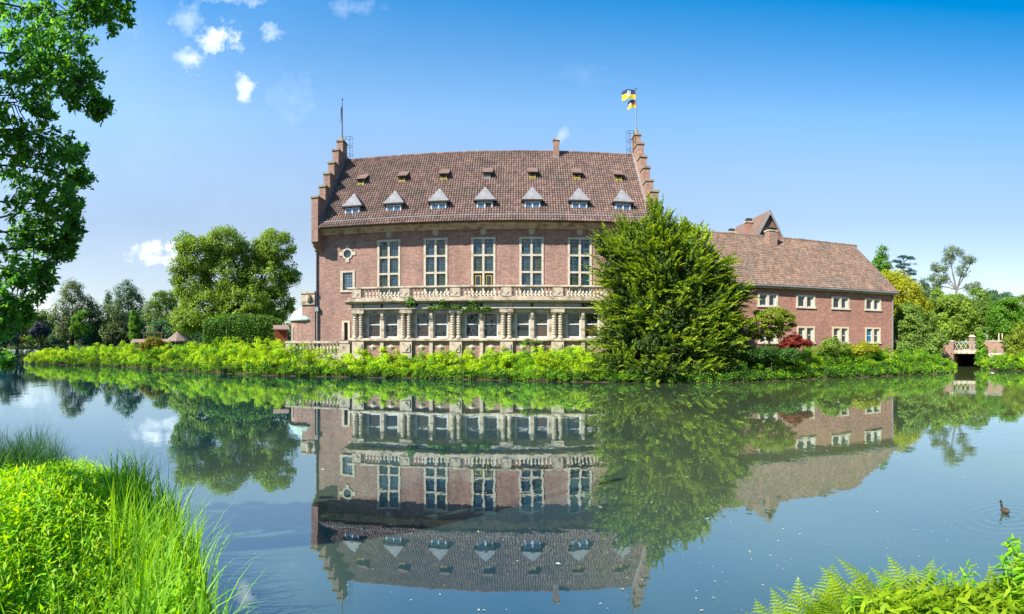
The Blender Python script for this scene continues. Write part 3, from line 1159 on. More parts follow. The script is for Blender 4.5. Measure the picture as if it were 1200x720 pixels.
    p.box(-16.74, -16.46, -.24, -.03, 5.15, 5.5)
    p.build('drainpipe', ZINC, castle, CL)

    # turret block and copper-roofed apse at the corner
    b = MB()
    b.box(-17.92, -16.76, -.2, 1.6, .5, 5.72)
    bo = b.build('corner_pier', BRICK, castle, CL)
    s = MB()
    s.box(-18.02, -16.74, -.3, 1.7, 5.72, 5.86)
    s.box(-17.98, -16.755, -.26, 1.66, 5.86, 6.66)
    s.box(-18.06, -16.745, -.34, 1.74, 6.66, 6.84)
    so = s.build('pier_capital', STONE, bo)
    q = MB()
    q.lathe([(.0, 5.98), (.2, 5.98), (.26, 6.25), (.2, 6.52), (0, 6.52)], -17.3, -.28, 8)
    q.build('carved_boss', STONE, so)
    a = MB()
    a.lathe([(1.5, .5), (1.5, 4.35), (1.58, 4.38), (1.58, 4.5), (1.5, 4.5)], -17.95, 1.3, 20)
    ao = a.build('apse', BRICK, castle, CL)
    a = MB()
    a.lathe([(1.72, 4.42), (1.72, 4.52), (1.6, 4.72), (1.42, 5.0), (1.1, 5.35), (.7, 5.58), (.2, 5.72)], -17.95, 1.3, 20)
    a.build('dome', COPPER, ao, smooth=False)
    f = MB()
    f.box(-18.98, -18.66, .1, .3, 2.6, 4.0)
    f.build('window_surround', STONE_L, ao)
    MB().box(-18.90, -18.74, .08, .2, 2.75, 3.85).build('pane', GLASS_W, ao)


castle_main()


# ------------------------------------------------------------------ loggia in front of the castle
def loggia():
    V = -2.2
    e0, e1 = -12.95, 7.1
    pairs = [-12.38 + 3.78 * i for i in range(6)]
    # stone wall with window openings
    wins = []
    for u in WU:
        wins += [u - .69, u + .69]
    holes = [(c - .54, c + .54, 2.92, 4.80) for c in wins]
    mb = MB()
    mb.wall(e0, e1, 0.4, 5.1, holes, V + .2, .3)
    mb.quad((e0, 0, .4), (e0, V + .2, .4), (e0, V + .2, 5.1), (e0, 0, 5.1))
    mb.quad((e1, V + .2, .4), (e1, 0, .4), (e1, 0, 5.1), (e1, V + .2, 5.1))
    lg = mb.build('loggia', STONE, castle, CL)
    MB().quad((e0 + .1, V + .52, .5), (e1 - .1, V + .52, .5), (e1 - .1, V + .52, 5), (e0 + .1, V + .52, 5)).build('dark_backing', BLACK, lg)  # black sheet in place of the unlit loggia inside
    # plinth of brick panels and stone piers
    MB().box(e0 - .05, e1 + .05, V - .02, V + .15, .4, 2.64).build('plinth', BRICK, lg)
    MB().prism_x([(V + .18, 2.64), (V - .18, 2.64), (V - .28, 2.70), (V - .28, 2.80), (V - .2, 2.88), (V + .18, 2.88)], e0 - .1, e1 + .1).build('sill_cornice', STONE, lg)
    pm = MB().box(-.46, .46, V - .22, V - .02, .4, 2.64)
    pm.box(-.33, .33, V - .28, V - .22, 1.85, 2.45)
    pm.prism_y([(-.2, 2.15), (0, 1.95), (.2, 2.15), (0, 2.35)], V - .34, V - .28)
    pmm = pm.mesh('pedestal', STONE)
    for u in pairs:
        inst('pedestal', pmm, lg, (u, 0, 0))
    sm = MB().box(-.13, .13, V - .16, V - .02, .4, 2.64).mesh('pilaster', STONE)
    dm = MB().add([(-.34, V - .02, 2.2), (0, V - .02, 1.9), (.34, V - .02, 2.2), (0, V - .02, 2.5), (0, V - .16, 2.2)], [(0, 1, 4), (1, 2, 4), (2, 3, 4), (3, 0, 4)]).mesh('diamond_boss', STONE)
    for u in WU:
        inst('pilaster', sm, lg, (u, 0, 0))
        for s in (-.72, .72):
            inst('diamond_boss', dm, lg, (u + s, 0, 0))
    # banded columns in pairs
    prof = [(.21, 2.88), (.21, 2.98), (.17, 3.02)]
    z = 3.02
    nb = 9
    bh = (4.62 - 3.02) / nb
    for i in range(nb):
        prof += [(.175, z + .01), (.175, z + bh * .58), (.105, z + bh * .62), (.105, z + bh * .98)]
        z += bh
    prof += [(.15, 4.62), (.2, 4.68), (.22, 4.7), (.22, 4.78)]
    cm = MB().lathe(prof, 0, 0, 12).mesh('column', STONE_L)
    for u in pairs:
        for s in (-.235, .235):
            inst('column', cm, castle, (u + s, V - .08, -CZ))
    # pilaster with console between the two windows of a bay
    pb = MB().box(-.14, .14, V + .05, V + .22, 2.88, 4.8)
    pb.prism_x([(V + .05, 4.3), (V - .02, 4.34), (V - .12, 4.6), (V - .12, 4.8), (V + .05, 4.8)], -.1, .1)
    pbm = pb.mesh('console_pilaster', STONE)
    for u in WU:
        inst('console_pilaster', pbm, castle, (u, 0, -CZ))
    # windows: white frame, transom, panes
    fr = MB()
    y0, y1 = V + .24, V + .34
    fr.box(-.54, -.45, y0, y1, 2.92, 4.8)
    fr.box(.45, .54, y0, y1, 2.92, 4.8)
    for a, b in ((2.92, 3.03), (3.89, 3.98), (4.71, 4.8)):
        fr.box(-.45, .45, y0 + .005, y1, a, b)
    fm = fr.mesh('window', WHITE)
    for k, c in enumerate(wins):
        o = inst('window', fm, castle, (c, 0, -CZ))
        for j, (a, b) in enumerate(((3.03, 3.89), (3.98, 4.71))):
            big = k in (6, 7, 8, 9) and j == 0
            if big:
                inst('pane', pane_grid('pane', .9, b - a, 1, 1, (GLASS_B if k in (7, 9) else GLASS_W), .008, k), o, (-.45, V + .31, a))
            else:
                inst('pane', pane_grid('pane', .9, b - a, 6, 5, (GLASS_B if (k * 5 + j * 3) % 7 in (0, 3) else GLASS_G if (k + j) % 5 == 2 else GLASS_W), .02, k * 2 + j), o, (-.45, V + .31, a))
                inst('lead_lattice', lead_bars('lead_lattice', .9, b - a, 6, 5, .02), o, (-.45, V + .30, a))
    # entablature: architrave, moulding, dark frieze, balcony
    MB().box(e0 - .02, e1 + .02, V - .12, V + .22, 4.80, 5.04).build('architrave', STONE, lg)
    for u in pairs:
        MB().box(u - .5, u + .5, V - .34, V - .12, 4.79, 5.04).build('impost', STONE, lg)
    MB().prism_x([(V + .2, 5.04), (V - .3, 5.04), (V - .36, 5.10), (V - .36, 5.17), (V + .2, 5.17)], e0 - .12, e1 + .12).build('moulding', STONE_L, lg)
    MB().box(e0, e1, V - .02, V + .2, 5.17, 5.5).build('frieze', DARKWOOD, lg)  # dark timber colour paints the shade under the balcony overhang
    for u in WU:
        for s in (-.78, .78):
            MB().box(u + s - .68, u + s + .68, V - .05, V - .02, 5.21, 5.47).build('frieze_panel', GLASS, lg)
    for u in pairs:
        o = MB().box(u - .42, u + .42, V - .2, V - .02, 5.17, 5.5)
        o.build('frieze_block', STONE, lg)
        b = MB().lathe([(0, -.02), (.11, -.02), (.11, .03), (0, .05)], 0, 0, 10)
        bo = b.build('rosette', STONE_L, lg, (u, V - .2, 5.33))
        bo.rotation_euler = (math.pi / 2, 0, 0)
    bal = MB().prism_x([(.0, 5.5), (V - .3, 5.5), (V - .62, 5.62), (V - .68, 5.66), (V - .68, 5.78), (.0, 5.78)], e0 - .35, e1 + .35).build('balcony', STONE, castle, CL)
    VB = V - .35
    MB().box(e0 - .12, e1 + .12, VB - .18, VB + .16, 5.78, 5.98).build('base_course', STONE, bal)
    MB().prism_x([(VB - .2, 6.6), (VB - .25, 6.66), (VB - .25, 6.74), (VB - .2, 6.78), (VB + .2, 6.78), (VB + .22, 6.66), (VB + .2, 6.6)], e0 - .16, e1 + .16).build('hand_rail', STONE, bal)
    ped = MB().box(-.36, .36, VB - .215, VB + .15, 5.98, 6.6)
    ped.prism_y([(-.2, 6.29), (0, 6.1), (.2, 6.29), (0, 6.48)], VB - .25, VB - .21)
    pedm = ped.mesh('rail_pedestal', STONE)
    for u in pairs:
        inst('rail_pedestal', pedm, bal, (u, 0, 0))
    bp = [(.085, 5.98), (.085, 6.03), (.05, 6.08), (.095, 6.2), (.09, 6.28), (.045, 6.42), (.05, 6.5), (.085, 6.55), (.085, 6.6)]
    bm = MB().lathe(bp, 0, 0, 8).mesh('baluster', STONE_L)
    for i in range(5):
        a, b = pairs[i] + .36, pairs[i + 1] - .36
        n = 11
        for k in range(n):
            inst('baluster', bm, bal, (a + (b - a) * (k + .5) / n, VB, 0))
    # terrace balustrade that continues at the plinth towards the corner
    a0, a1 = -18.4, e0 - .14
    tb = MB().box(a0, a1, V - .25, V + .05, .6, 1.75).build('terrace_wall', STONE, castle, CL)
    MB().box(a0 - .05, a1, V - .32, V + .1, 2.5, 2.68).build('hand_rail', STONE, tb)
    for u in (a0 + .4, a1 - .35):
        MB().box(u - .42, u + .42, V - .27, V + .06, 1.75, 2.5).build('rail_pedestal', STONE, tb)
    tp = [(.09, 1.75), (.09, 1.83), (.05, 1.9), (.1, 2.05), (.09, 2.15), (.045, 2.33), (.085, 2.42), (.085, 2.5)]
    tm = MB().lathe(tp, 0, 0, 8).mesh('baluster', STONE_L)
    n = 13
    for k in range(n):
        inst('baluster', tm, tb, (a0 + .95 + (a1 - a0 - 1.85) * k / (n - 1), V - .1, 0))


loggia()


# ------------------------------------------------------------------ flagpoles and flags
def flags():
    for k, (u, top) in enumerate(((-16.45, 25.3), (10.45, 25.6))):
        p = thing('flagpole', ('slim pole with a furled flag on the gable farther from the yew' if k == 0 else 'slim pole on the gable above the yew flying two flags'), 'flagpole', tuple(cuv(u, 6.1, 21.9)), -TH0, 'flagpoles on the stepped gables')
        m = MB()
        m.tube([(0, 0, 0), (0, 0, (top - 21.9) * .6), (0, 0, top - 21.9)], [.06, .05, .035], 8)
        m.build('pole', ZINC if k else IRON, p)
        MB().lathe([(.02, top - 21.9), (.07, top - 21.86), (.07, top - 21.78), (.01, top - 21.72)], 0, 0, 8).build('pole_cap', IRON, p)
    R_, B_, Y_, WH_ = plain('flag red', (.45, .03, .03), .7), plain('flag dark blue', (.012, .022, .12), .7), plain('flag yellow', (.62, .50, .01), .7), plain('flag white', (.75, .75, .7), .7)

    def flag(name, label, loc, w, h, bands, nx=14, nz=8, amp=.12, furl=0.0):
        """bands: function (s,t) -> material index"""
        V, F, M = [], [], []
        for i in range(nx + 1):
            for j in range(nz + 1):
                s, t = i / nx, j / nz
                x = -w * s * (1 - furl)
                y = amp * math.sin(s * 7 + t * 1.2) * (.25 + s)
                z = -h * t - .18 * s * s * h + .05 * math.sin(s * 5)
                V.append((x, y, z))
        for i in range(nx):
            for j in range(nz):
                a = i * (nz + 1) + j
                F.append((a, a + 1, a + nz + 2, a + nz + 1))
                M.append(bands((i + .5) / nx, (j + .5) / nz))
        me = mesh_np(name, np.array(V), np.array(F), [R_, B_, Y_, WH_, BLACK], True, M)
        o = bpy.data.objects.new(name, me)
        link(o, None, tuple(loc), None, label, 'flag', 'flags on the gable poles')
        o.rotation_euler = (0, 0, -TH0)

    def b1(s, t):
        if .38 < s < .66 and .15 < t < .8:
            return 3
        if s > .66:
            return 2 if t > .42 else 1
        return 1 if t < .5 else 2

    def b2(s, t):
        if t < .36:
            return 4
        if t < .68:
            return 3 if .55 < s < .85 else 0
        return 2
    top = 25.6
    flag('flag', 'waving dark blue and yellow flag with a white patch on the gable pole', cuv(10.4, 6.1, top - .05), 1.25, .85, b1)
    flag('flag', 'smaller black red and yellow flag below the blue and yellow one', cuv(10.4, 6.1, top - .98), .72, .72, b2, amp=.1)
    flag('flag', 'dark furled flag hanging limp on the pole farther from the yew', cuv(-16.4, 6.1, 24.7), .5, 1.35, lambda s, t: 2 if (t > .6 and s < .5) else 1, amp=.06, furl=.55)


flags()


# ------------------------------------------------------------------ the lower wing
def wing():
    WZ = 0.9
    wg = thing('wing_building', 'two storey red brick wing with long tiled roof between the yew and the golden tree', 'building', tuple(cuv(21.6, -2.5, WZ)), -TH0)
    off = (-21.6, 2.5, -WZ)
    V0, U0, U1 = -2.5, 10.85, 32.4
    cu = [16.0, 19.53, 23.06, 26.55, 30.07]
    upper, lower = (5.57, 6.57), (2.57, 3.93)
    holes = [(c - .90, c + .90, *upper) for c in cu] + [(c - .86, c + .86, *lower) for c in cu]
    mb = MB()
    mb.wall(U0, U1, .2, 7.12, holes, V0, .3)
    mb.quad((U1, V0, .2), (U1, 11.4, .2), (U1, 11.4, 7.1), (U1, 4.45, 12.2), (U1, V0, 7.1))
    mb.quad((U0, 11.4, .2), (U0, V0, .2), (U0, V0, 7.1), (U0, 4.45, 12.2), (U0, 11.4, 7.1))
    mb.quad((U1, 11.4, .2), (U0, 11.4, .2), (U0, 11.4, 7.1), (U1, 11.4, 7.1))
    mb.build('wall', BRICK2, wg, off)
    MB().quad((U0 + .1, V0 + .34, .3), (U1 - .1, V0 + .34, .3), (U1 - .1, V0 + .34, 7), (U0 + .1, V0 + .34, 7)).build('dark_backing', BLACK, wg, off)  # flat black backing painted for the unlit wing rooms
    for k, c in enumerate(cu):
        for st, (a, b) in enumerate((upper, lower)):
            w = .90 if st == 0 else .86
            f = MB()
            y0, y1 = V0 - .05, V0 + .16
            mat = STONE_L if st == 0 else CREAM
            f.box(c - w - .02, c - w + .14, y0, y1, a, b)
            f.box(c + w - .14, c + w + .02, y0, y1, a, b)
            f.box(c - .1, c + .1, y0 + .004, y1, a, b - .14)
            f.box(c - w + .14, c + w - .14, y0 + .002, y1, b - .14, b)
            f.box(c - w - .08, c + w + .08, y0 - .06, y1, a - .14, a)
            fo = f.build('window', mat, wg, off)
            for s in (0, 1):
                x0, x1 = (c - w + .14, c - .1) if s == 0 else (c + .1, c + w - .14)
                fr = MB()
                fr.box(x0, x0 + .05, V0 + .1, V0 + .15, a, b - .14)
                fr.box(x1 - .05, x1, V0 + .1, V0 + .15, a, b - .14)
                fr.box(x0 + .05, x1 - .05, V0 + .102, V0 + .15, b - .2, b - .14)
                fr.box(x0 + .05, x1 - .05, V0 + .102, V0 + .15, a, a + .06)
                if st == 1:
                    zm = a + (b - a) * .45
                    fr.box(x0 + .05, x1 - .05, V0 + .103, V0 + .15, zm - .025, zm + .025)
                fr.build('casement', WHITE, fo)
                MB().quad((x0, V0 + .13, a), (x1, V0 + .13, a), (x1, V0 + .13, b - .14), (x0, V0 + .13, b - .14)).build('pane', GLASS_W, fo)
                if (k == 4 and st == 1 and s == 0):
                    MB().box(x0 + .05, x1 - .05, V0 + .108, V0 + .124, a + .06, b - .2).build('curtain', BLUECLOTH, fo)
                elif (k * 3 + st + s) % 3 != 0:
                    ww = .17 if st == 0 else .13
                    MB().box(x1 - .05 - ww, x1 - .05, V0 + .108, V0 + .124, a + .06, b - .2).build('curtain', CURTAIN, fo)
    # eaves board, gutter, roof and tiles
    VE, ZE, VR, ZR = -2.95, 7.2, 4.45, 12.55
    MB().box(U0, U1 + .2, VE + .12, V0 - .002, 6.98, 7.16).build('eaves_board', STONE, wg, off)
    MB().tube([(U0, VE - .04, 7.17), (U1 + .25, VE - .04, 7.17)], .075, 8).build('gutter', ZINC, wg, off)
    MB().prism_x([(VE, ZE), (VR, ZR - .03), (2 * VR - VE, ZE), (VR, ZR - .3)], U0, U1 + .22).build('roof', ROOFBASE, wg, off)
    link(bpy.data.objects.new('roof_tile', tiles_mesh('roof_tile', TILE2, U0, U1 + .22, VE - .05, ZE, VR, ZR, cw=.21, rl=.34, seed=8)), wg, off, kind='stuff')
    link(bpy.data.objects.new('roof_tile', tiles_mesh('roof_tile', TILE2, U0, U1 + .22, 2 * VR - VE, ZE, VR, ZR, cw=.6, rl=.7, seed=9)), wg, off, kind='stuff')
    rd = MB()
    for i in range(55):
        x = U0 + .1 + i * .4
        rd.tube([(x, VR, ZR + .03), (x + .42, VR, ZR + .055)], [.15, .165], 7)
    rd.build('ridge_tile', TILE2, wg, off, kind='stuff')
    vg = MB()
    for i in range(22):
        t0, t1 = i / 22, (i + 1.1) / 22
        p = lambda t: (VE + (VR - VE) * t, ZE + .06 + (ZR - ZE) * t)
        (a, b), (c, d) = p(t0), p(min(t1, 1))
        vg.tube([(U1 + .24, a, b + .03), (U1 + .24, c, d)], .09, 6)
    vg.build('verge_tile', TILE2, wg, off, kind='stuff')
    # chimney with two flues and a dark cowl
    zb = 12.55 - 1.1
    ch = MB().box(-.44, .44, -.42, .42, zb - .6, 12.85).build('chimney', BRICK3, wg, (22.55 + off[0], 3.2 + off[1], off[2]))
    ch.rotation_euler = (0, 0, 0.12)
    MB().box(-.49, .49, -.47, .47, 12.85, 12.98).build('chimney_cap', STONE, ch)
    for x in (-.3, .3):
        MB().box(x - .14, x + .14, -.2, .2, 12.98, 13.12).build('flue', DARKWOOD, ch)
    MB().box(-.46, .46, -.4, .4, 13.12, 13.2).build('cowl', IRON, ch)
    MB().box(-.8, .8, -.62, -.46, zb - .55, zb - .3).build('flashing', LEAD, ch)
    MB().tube([(32.5, V0 - .09, 7.05), (32.3, V0 - .09, 6.6), (32.3, V0 - .09, .8)], .05, 6).build('drainpipe', ZINC, wg, off)


wing()


# ------------------------------------------------------------------ the gabled house behind the wing
def gable_house():
    g0 = cuv(25.8, 10.5, .9)
    h = thing('gabled_house', 'steep timber clad gable house rising behind the long tiled roof', 'house', tuple(g0), -TH0)
    ap, sl, hw = 16.5, 1.78, 4.6
    base = ap - sl * hw
    off = (0, 0, -.9)
    w = MB()
    w.add([(-hw + .3, 0, .5), (hw - .3, 0, .5), (hw - .3, 0, base + .5), (0, 0, ap - .1), (-hw + .3, 0, base + .5),
           (-hw + .3, 9, .5), (hw - .3, 9, .5), (hw - .3, 9, base + .5), (0, 9, ap - .1), (-hw + .3, 9, base + .5)],
          [(0, 1, 2, 3, 4), (9, 8, 7, 6, 5), (0, 4, 9, 5), (1, 6, 7, 2)])
    w.build('wall', BRICK2, h, off)
    n = 15
    for i in range(n):
        x = -hw + .6 + (2 * hw - 1.2) * (i + .5) / n
        bw = (2 * hw - 1.2) / n / 2 - .012
        zt = lambda xx: ap - .25 - abs(xx) * sl
        b = MB().prism_y([(x - bw, 11), (x + bw, 11), (x + bw, max(11.1, zt(x + bw))), (x, max(11.1, zt(x) if abs(x) > bw else ap - .3)), (x - bw, max(11.1, zt(x - bw)))], -.05 - .015 * (i % 3), 0.0)
        b.build('plank', BROWNWOOD, h, off)
    for s in (-1, 1):
        r = MB()
        r.prism_y([(0, ap), (s * hw, base), (s * hw, base + .22), (0, ap + .24)] if s > 0 else [(0, ap + .24), (s * hw, base + .22), (s * hw, base), (0, ap)], -.35, 9.3)
        r.build('roof', TILE2, h, off)
        bb = MB()
        bb.prism_y([(0, ap - .22), (s * hw, base - .2), (s * hw, base + .25), (0, ap + .27)] if s > 0 else [(0, ap + .27), (s * hw, base + .25), (s * hw, base - .2), (0, ap - .22)], -.42, -.352)
        bb.build('bargeboard', LEAD, h, off)
    for (x, y, zt) in ((-.9, 3.4, 15.95), (-1.3, 7.6, 15.55)):
        c = MB().box(x - .35, x + .35, y - .35, y + .35, 14, zt).build('chimney', BRICK2, h, off)
        MB().box(x - .43, x + .43, y - .43, y + .43, zt, zt + .15).build('chimney_cap', STONE, c)
        MB().box(x - .3, x + .3, y - .3, y + .3, zt + .16, zt + .5).build('cowl', IRON, c)


gable_house()


# ------------------------------------------------------------------ small buildings on the island, bridge
def garden_pavilion():
    p = at(208, 70)
    g = thing('garden_pavilion', 'small open wooden pavilion with shingle roof beside the clipped hedge', 'pavilion', (p[0], p[1], .9), 0.5)
    MB().lathe([(1.55, 2.7), (1.5, 2.78), (.8, 3.3), (.15, 3.85), (.05, 3.95)], 0, 0, 8).build('roof', THATCH, g, (0, 0, -.9))
    for k in range(6):
        a = 2 * math.pi * k / 6
        x, y = 1.12 * math.cos(a), 1.12 * math.sin(a)
        MB().box(x - .08, x + .08, y - .08, y + .08, .9, 2.8).build('post', DARKWOOD if k in (2, 3) else BROWNWOOD, g, (0, 0, -.9))
    for k in range(6):
        if k == 1:
            continue
        a, b = 2 * math.pi * k / 6, 2 * math.pi * (k + 1) / 6
        m = MB()
        for z in (1.15, 1.85):
            m.tube([(1.12 * math.cos(a), 1.12 * math.sin(a), z), (1.12 * math.cos(b), 1.12 * math.sin(b), z)], .05, 4)
        for t in np.linspace(.12, .88, 6):
            x, y = 1.12 * (math.cos(a) * (1 - t) + math.cos(b) * t), 1.12 * (math.sin(a) * (1 - t) + math.sin(b) * t)
            m.box(x - .03, x + .03, y - .03, y + .03, 1.15, 1.85)
        m.build('railing', REDWOOD, g, (0, 0, -.9))
    MB().lathe([(1.25, .85), (1.25, 1.0)], 0, 0, 8).build('deck', REDWOOD, g, (0, 0, -.9))
    p = at(176, 76)
    s = thing('garden_shed', 'low shed with pale reddish roof half hidden behind the ochre shrub', 'shed', (p[0], p[1], .9), .35)
    MB().box(-2.2, 2.2, -1, 1, 0, 1.7).build('wall', BROWNWOOD, s)
    MB().prism_x([(-1.3, 1.65), (0, 2.1), (1.3, 1.65)], -2.5, 2.5).build('roof', THATCH, s)
    for x in (-.9, 1.6):
        MB().box(x - .06, x + .06, -.06, .06, 1.7, 3.0).build('post', BROWNWOOD, s)
    MB().box(-1.3, 2.0, -.07, .07, 2.9, 3.02).build('beam', BROWNWOOD, s)


garden_pavilion()


def red_porch():
    p = at(329.5, 53)
    g = thing('wooden_porch', 'red stained wooden porch with stair rail beside the copper domed apse', 'porch', (p[0], p[1], .9), .45)
    o = (0, 0, -.9)
    MB().box(-.9, .9, .3, .42, .9, 4.0).build('back_wall', REDWOOD, g, o)
    for i in range(9):
        x = -.9 + .2 * (i + .5)
        MB().box(x - .09, x + .09, .27, .3, 1.6, 3.4 - .02 * (i % 3)).build('plank', REDWOOD, g, o)
    MB().prism_x([(-.7, 3.72), (.55, 4.12), (.55, 4.22), (-.7, 3.82)], -1.15, 1.1).build('roof', THATCH, g, o)
    for x in (-.85, .8):
        MB().box(x - .06, x + .06, -.5, -.38, .9, 3.78).build('post', REDWOOD, g, o)
    MB().tube([(-1.0, -.45, 2.0), (.8, -.45, 3.0)], .05, 4).build('stair_rail', BROWNWOOD, g, o)
    MB().tube([(-1.0, -.45, 1.5), (.8, -.45, 2.5)], .05, 4).build('stair_rail', BROWNWOOD, g, o)
    g.scale = (.66, .8, 1)
    for i in range(5):
        MB().box(-1.0 + i * .36, -.64 + i * .36, -.45, .25, .9, 1.15 + i * .2).build('step', REDWOOD, g, o)


red_porch()


def bridge():
    d = 58.0
    a, b = at(1105, d), at(1192, d - 1)
    ux = (b - a)[:2]
    ln = np.linalg.norm(ux)
    rz = math.atan2(ux[1], ux[0])
    br = thing('bridge', 'small brick bridge with white lattice railing over the canal', 'bridge', (a[0], a[1], 0), rz)
    k = d / R / math.cos(0.0)
    s = lambda px: (px - 1105) / 87.0 * ln
    top, deck = zat(400.5, d), zat(411, d)
    MB().box(s(1105), s(1118), -.15, 1.1, -.9, top).build('pier', BRICK3, br)
    MB().box(s(1105) - .06, s(1118) + .06, -.22, 1.15, top, top + .12).build('pier_coping', STONE_L, br)
    MB().box(s(1112), s(1156), 1.16, 12, deck - .32, deck - .02).build('roadway', STONE_L, br)  # carried far back, with the abutments, so the opening stays dark
    MB().box(s(1118) + .01, s(1150), -.05, 1.155, deck - .32, deck).build('deck', STONE, br)
    MB().box(s(1147.5), s(1156), -.02, 12, -.9, deck - .33).build('abutment', BRICK3, br)
    MB().box(s(1104), s(1117.5), 1.12, 12, -.9, deck - .33).build('abutment', BRICK3, br)
    MB().box(s(1150.1), s(1193), -.1, .45, .2, top).build('parapet', BRICK3, br)
    MB().box(s(1150.0), s(1193) + .1, -.16, .5, top, top + .1).build('parapet_coping', STONE_L, br)
    MB().box(s(1150.2), s(1193), -.13, -.1, .2, deck - .25).build('plinth', STONE_L, br)
    # lattice railing
    x0, x1 = s(1118) + .05, s(1150)
    rl = MB()
    rl.box(x0, x1, .02, .12, top - .1, top)
    ro = rl.build('hand_rail', ZINC, br)
    n = 6
    w = (x1 - x0) / n
    for i in range(n):
        for sgn in (0, 1):
            p = (x0 + w * i, .07 + .02 * sgn, deck + .02 if sgn == 0 else top - .1)
            q = (x0 + w * (i + 1), .07 + .02 * sgn, top - .1 if sgn == 0 else deck + .02)
            MB().tube([p, q], .036, 4).build('lattice_bar', STONE, ro)
    for x in (s(1101.5), ):
        MB().tube([(x - .6, .1, deck), (x + .1, .1, top - .1)], .05, 4).build('lattice_bar', WHITE, ro)
    # end wall added to keep the opening under the bridge dark
    MB().box(s(1108), s(1160), 12.05, 12.4, -.9, deck).build('closing_wall', BRICK3, br)
    p = at(1139, 66)
    gp = thing('gate_post', 'pale pinkish brick post half hidden behind the lattice railing', 'post', (p[0], p[1], .9))
    MB().box(-.25, .25, -.25, .25, 0, 2.3).build('shaft', BRICK3, gp)
    MB().prism_x([(-.32, 2.3), (.32, 2.3), (0, 2.55)], -.32, .32).build('cap', STONE_L, gp)
    p = at(1154.5, 63)
    sg = thing('board_sign', 'small pale blue grey house shaped board behind the bridge parapet', 'sign', (p[0], p[1], .9), -.5)
    MB().tube([(0, 0, 0), (0, 0, 2.2)], .05, 6).build('post', ZINC, sg)
    MB().prism_y([(-.3, 1.95), (.3, 1.95), (.3, 2.5), (0, 2.75), (-.3, 2.5)], -.06, -.02).build('board', ZINC, sg)
    for q in (1170.5, 1174.5):
        p = at(q, 66)
        ps = thing('wooden_stake', 'slim pale ' + ('wooden stake, nearer the bridge of two behind the parapet' if q < 1172 else 'wooden stake, farther from the canal of two behind the parapet'), 'stake', (p[0], p[1], .9), 0, 'stakes behind the parapet')
        m = MB().tube([(0, 0, 0), (0, 0, 2.6)], [.09, .08], 6)
        m.build('shaft', CREAM, ps)
        MB().lathe([(.1, 2.6), (.02, 2.75)], 0, 0, 6).build('tip', CREAM, ps)


bridge()


# ------------------------------------------------------------------ foliage tools
def unit(a):
    return a / (np.linalg.norm(a, axis=-1, keepdims=True) + 1e-9)


def leaf_geo(C, Nm, Ln, Wd, fold=0.12, T=None):
    """one folded, pointed leaf per row: (verts, quads)"""
    n = len(C)
    Nm = unit(Nm)
    if T is None:
        T = rng.normal(size=(n, 3))
    T = unit(T - (T * Nm).sum(1, keepdims=True) * Nm)
    B = np.cross(Nm, T)
    Ln = np.broadcast_to(Ln, (n,))[:, None]
    Wd = np.broadcast_to(Wd, (n,))[:, None]
    V = np.empty((n, 4, 3))
    V[:, 0] = C - T * Ln * .5
    V[:, 1] = C + B * Wd * .5 - T * Ln * .08 + Nm * Wd * fold
    V[:, 2] = C + T * Ln * .5
    V[:, 3] = C - B * Wd * .5 - T * Ln * .08 + Nm * Wd * fold
    return V.reshape(-1, 3), np.arange(n * 4).reshape(-1, 4)


def merge(parts):
    Vs, Fs, b = [], [], 0
    for V, F in parts:
        Vs.append(V)
        Fs.append(F + b)
        b += len(V)
    return np.concatenate(Vs), np.concatenate(Fs)


def ball(n, k=3):
    d = unit(rng.normal(size=(n, k)))
    return d * rng.random((n, 1)) ** (1 / 3)


def clump_leaves(cc, cr, per, ln, wd, up=.45, out=.55, flat=.75, jitter=.8, Cen=None):
    """leaves scattered round cluster centres cc (n,3) with radii cr"""
    n = len(cc)
    idx = np.repeat(np.arange(n), per)
    o = ball(len(idx)) * np.array([1, 1, flat])
    P = cc[idx] + o * np.broadcast_to(cr, (n,))[idx][:, None]
    N_ = unit(o) * out + rng.normal(size=o.shape) * jitter * .6 + np.array([0, 0, up])
    if Cen is not None:
        N_ += .5 * unit(cc - Cen)[idx]
    s = rng.uniform(.7, 1.25, len(idx))
    return leaf_geo(P, N_, ln * s, wd * s)


def limb(mb, a, b, r0, r1, sag=.12, n=5, seg=5):
    a, b = np.array(a, float), np.array(b, float)
    L_ = np.linalg.norm(b - a)
    off = rng.normal(size=3) * L_ * .06
    pts, rad = [], []
    for i in range(seg + 1):
        t = i / seg
        p = a * (1 - t) + b * t + off * math.sin(math.pi * t) + np.array([0, 0, sag * L_ * math.sin(math.pi * t) * .5])
        pts.append(tuple(p))
        rad.append(r0 * (1 - t) + r1 * t)
    mb.tube(pts, rad, n, cap=False)
    return pts


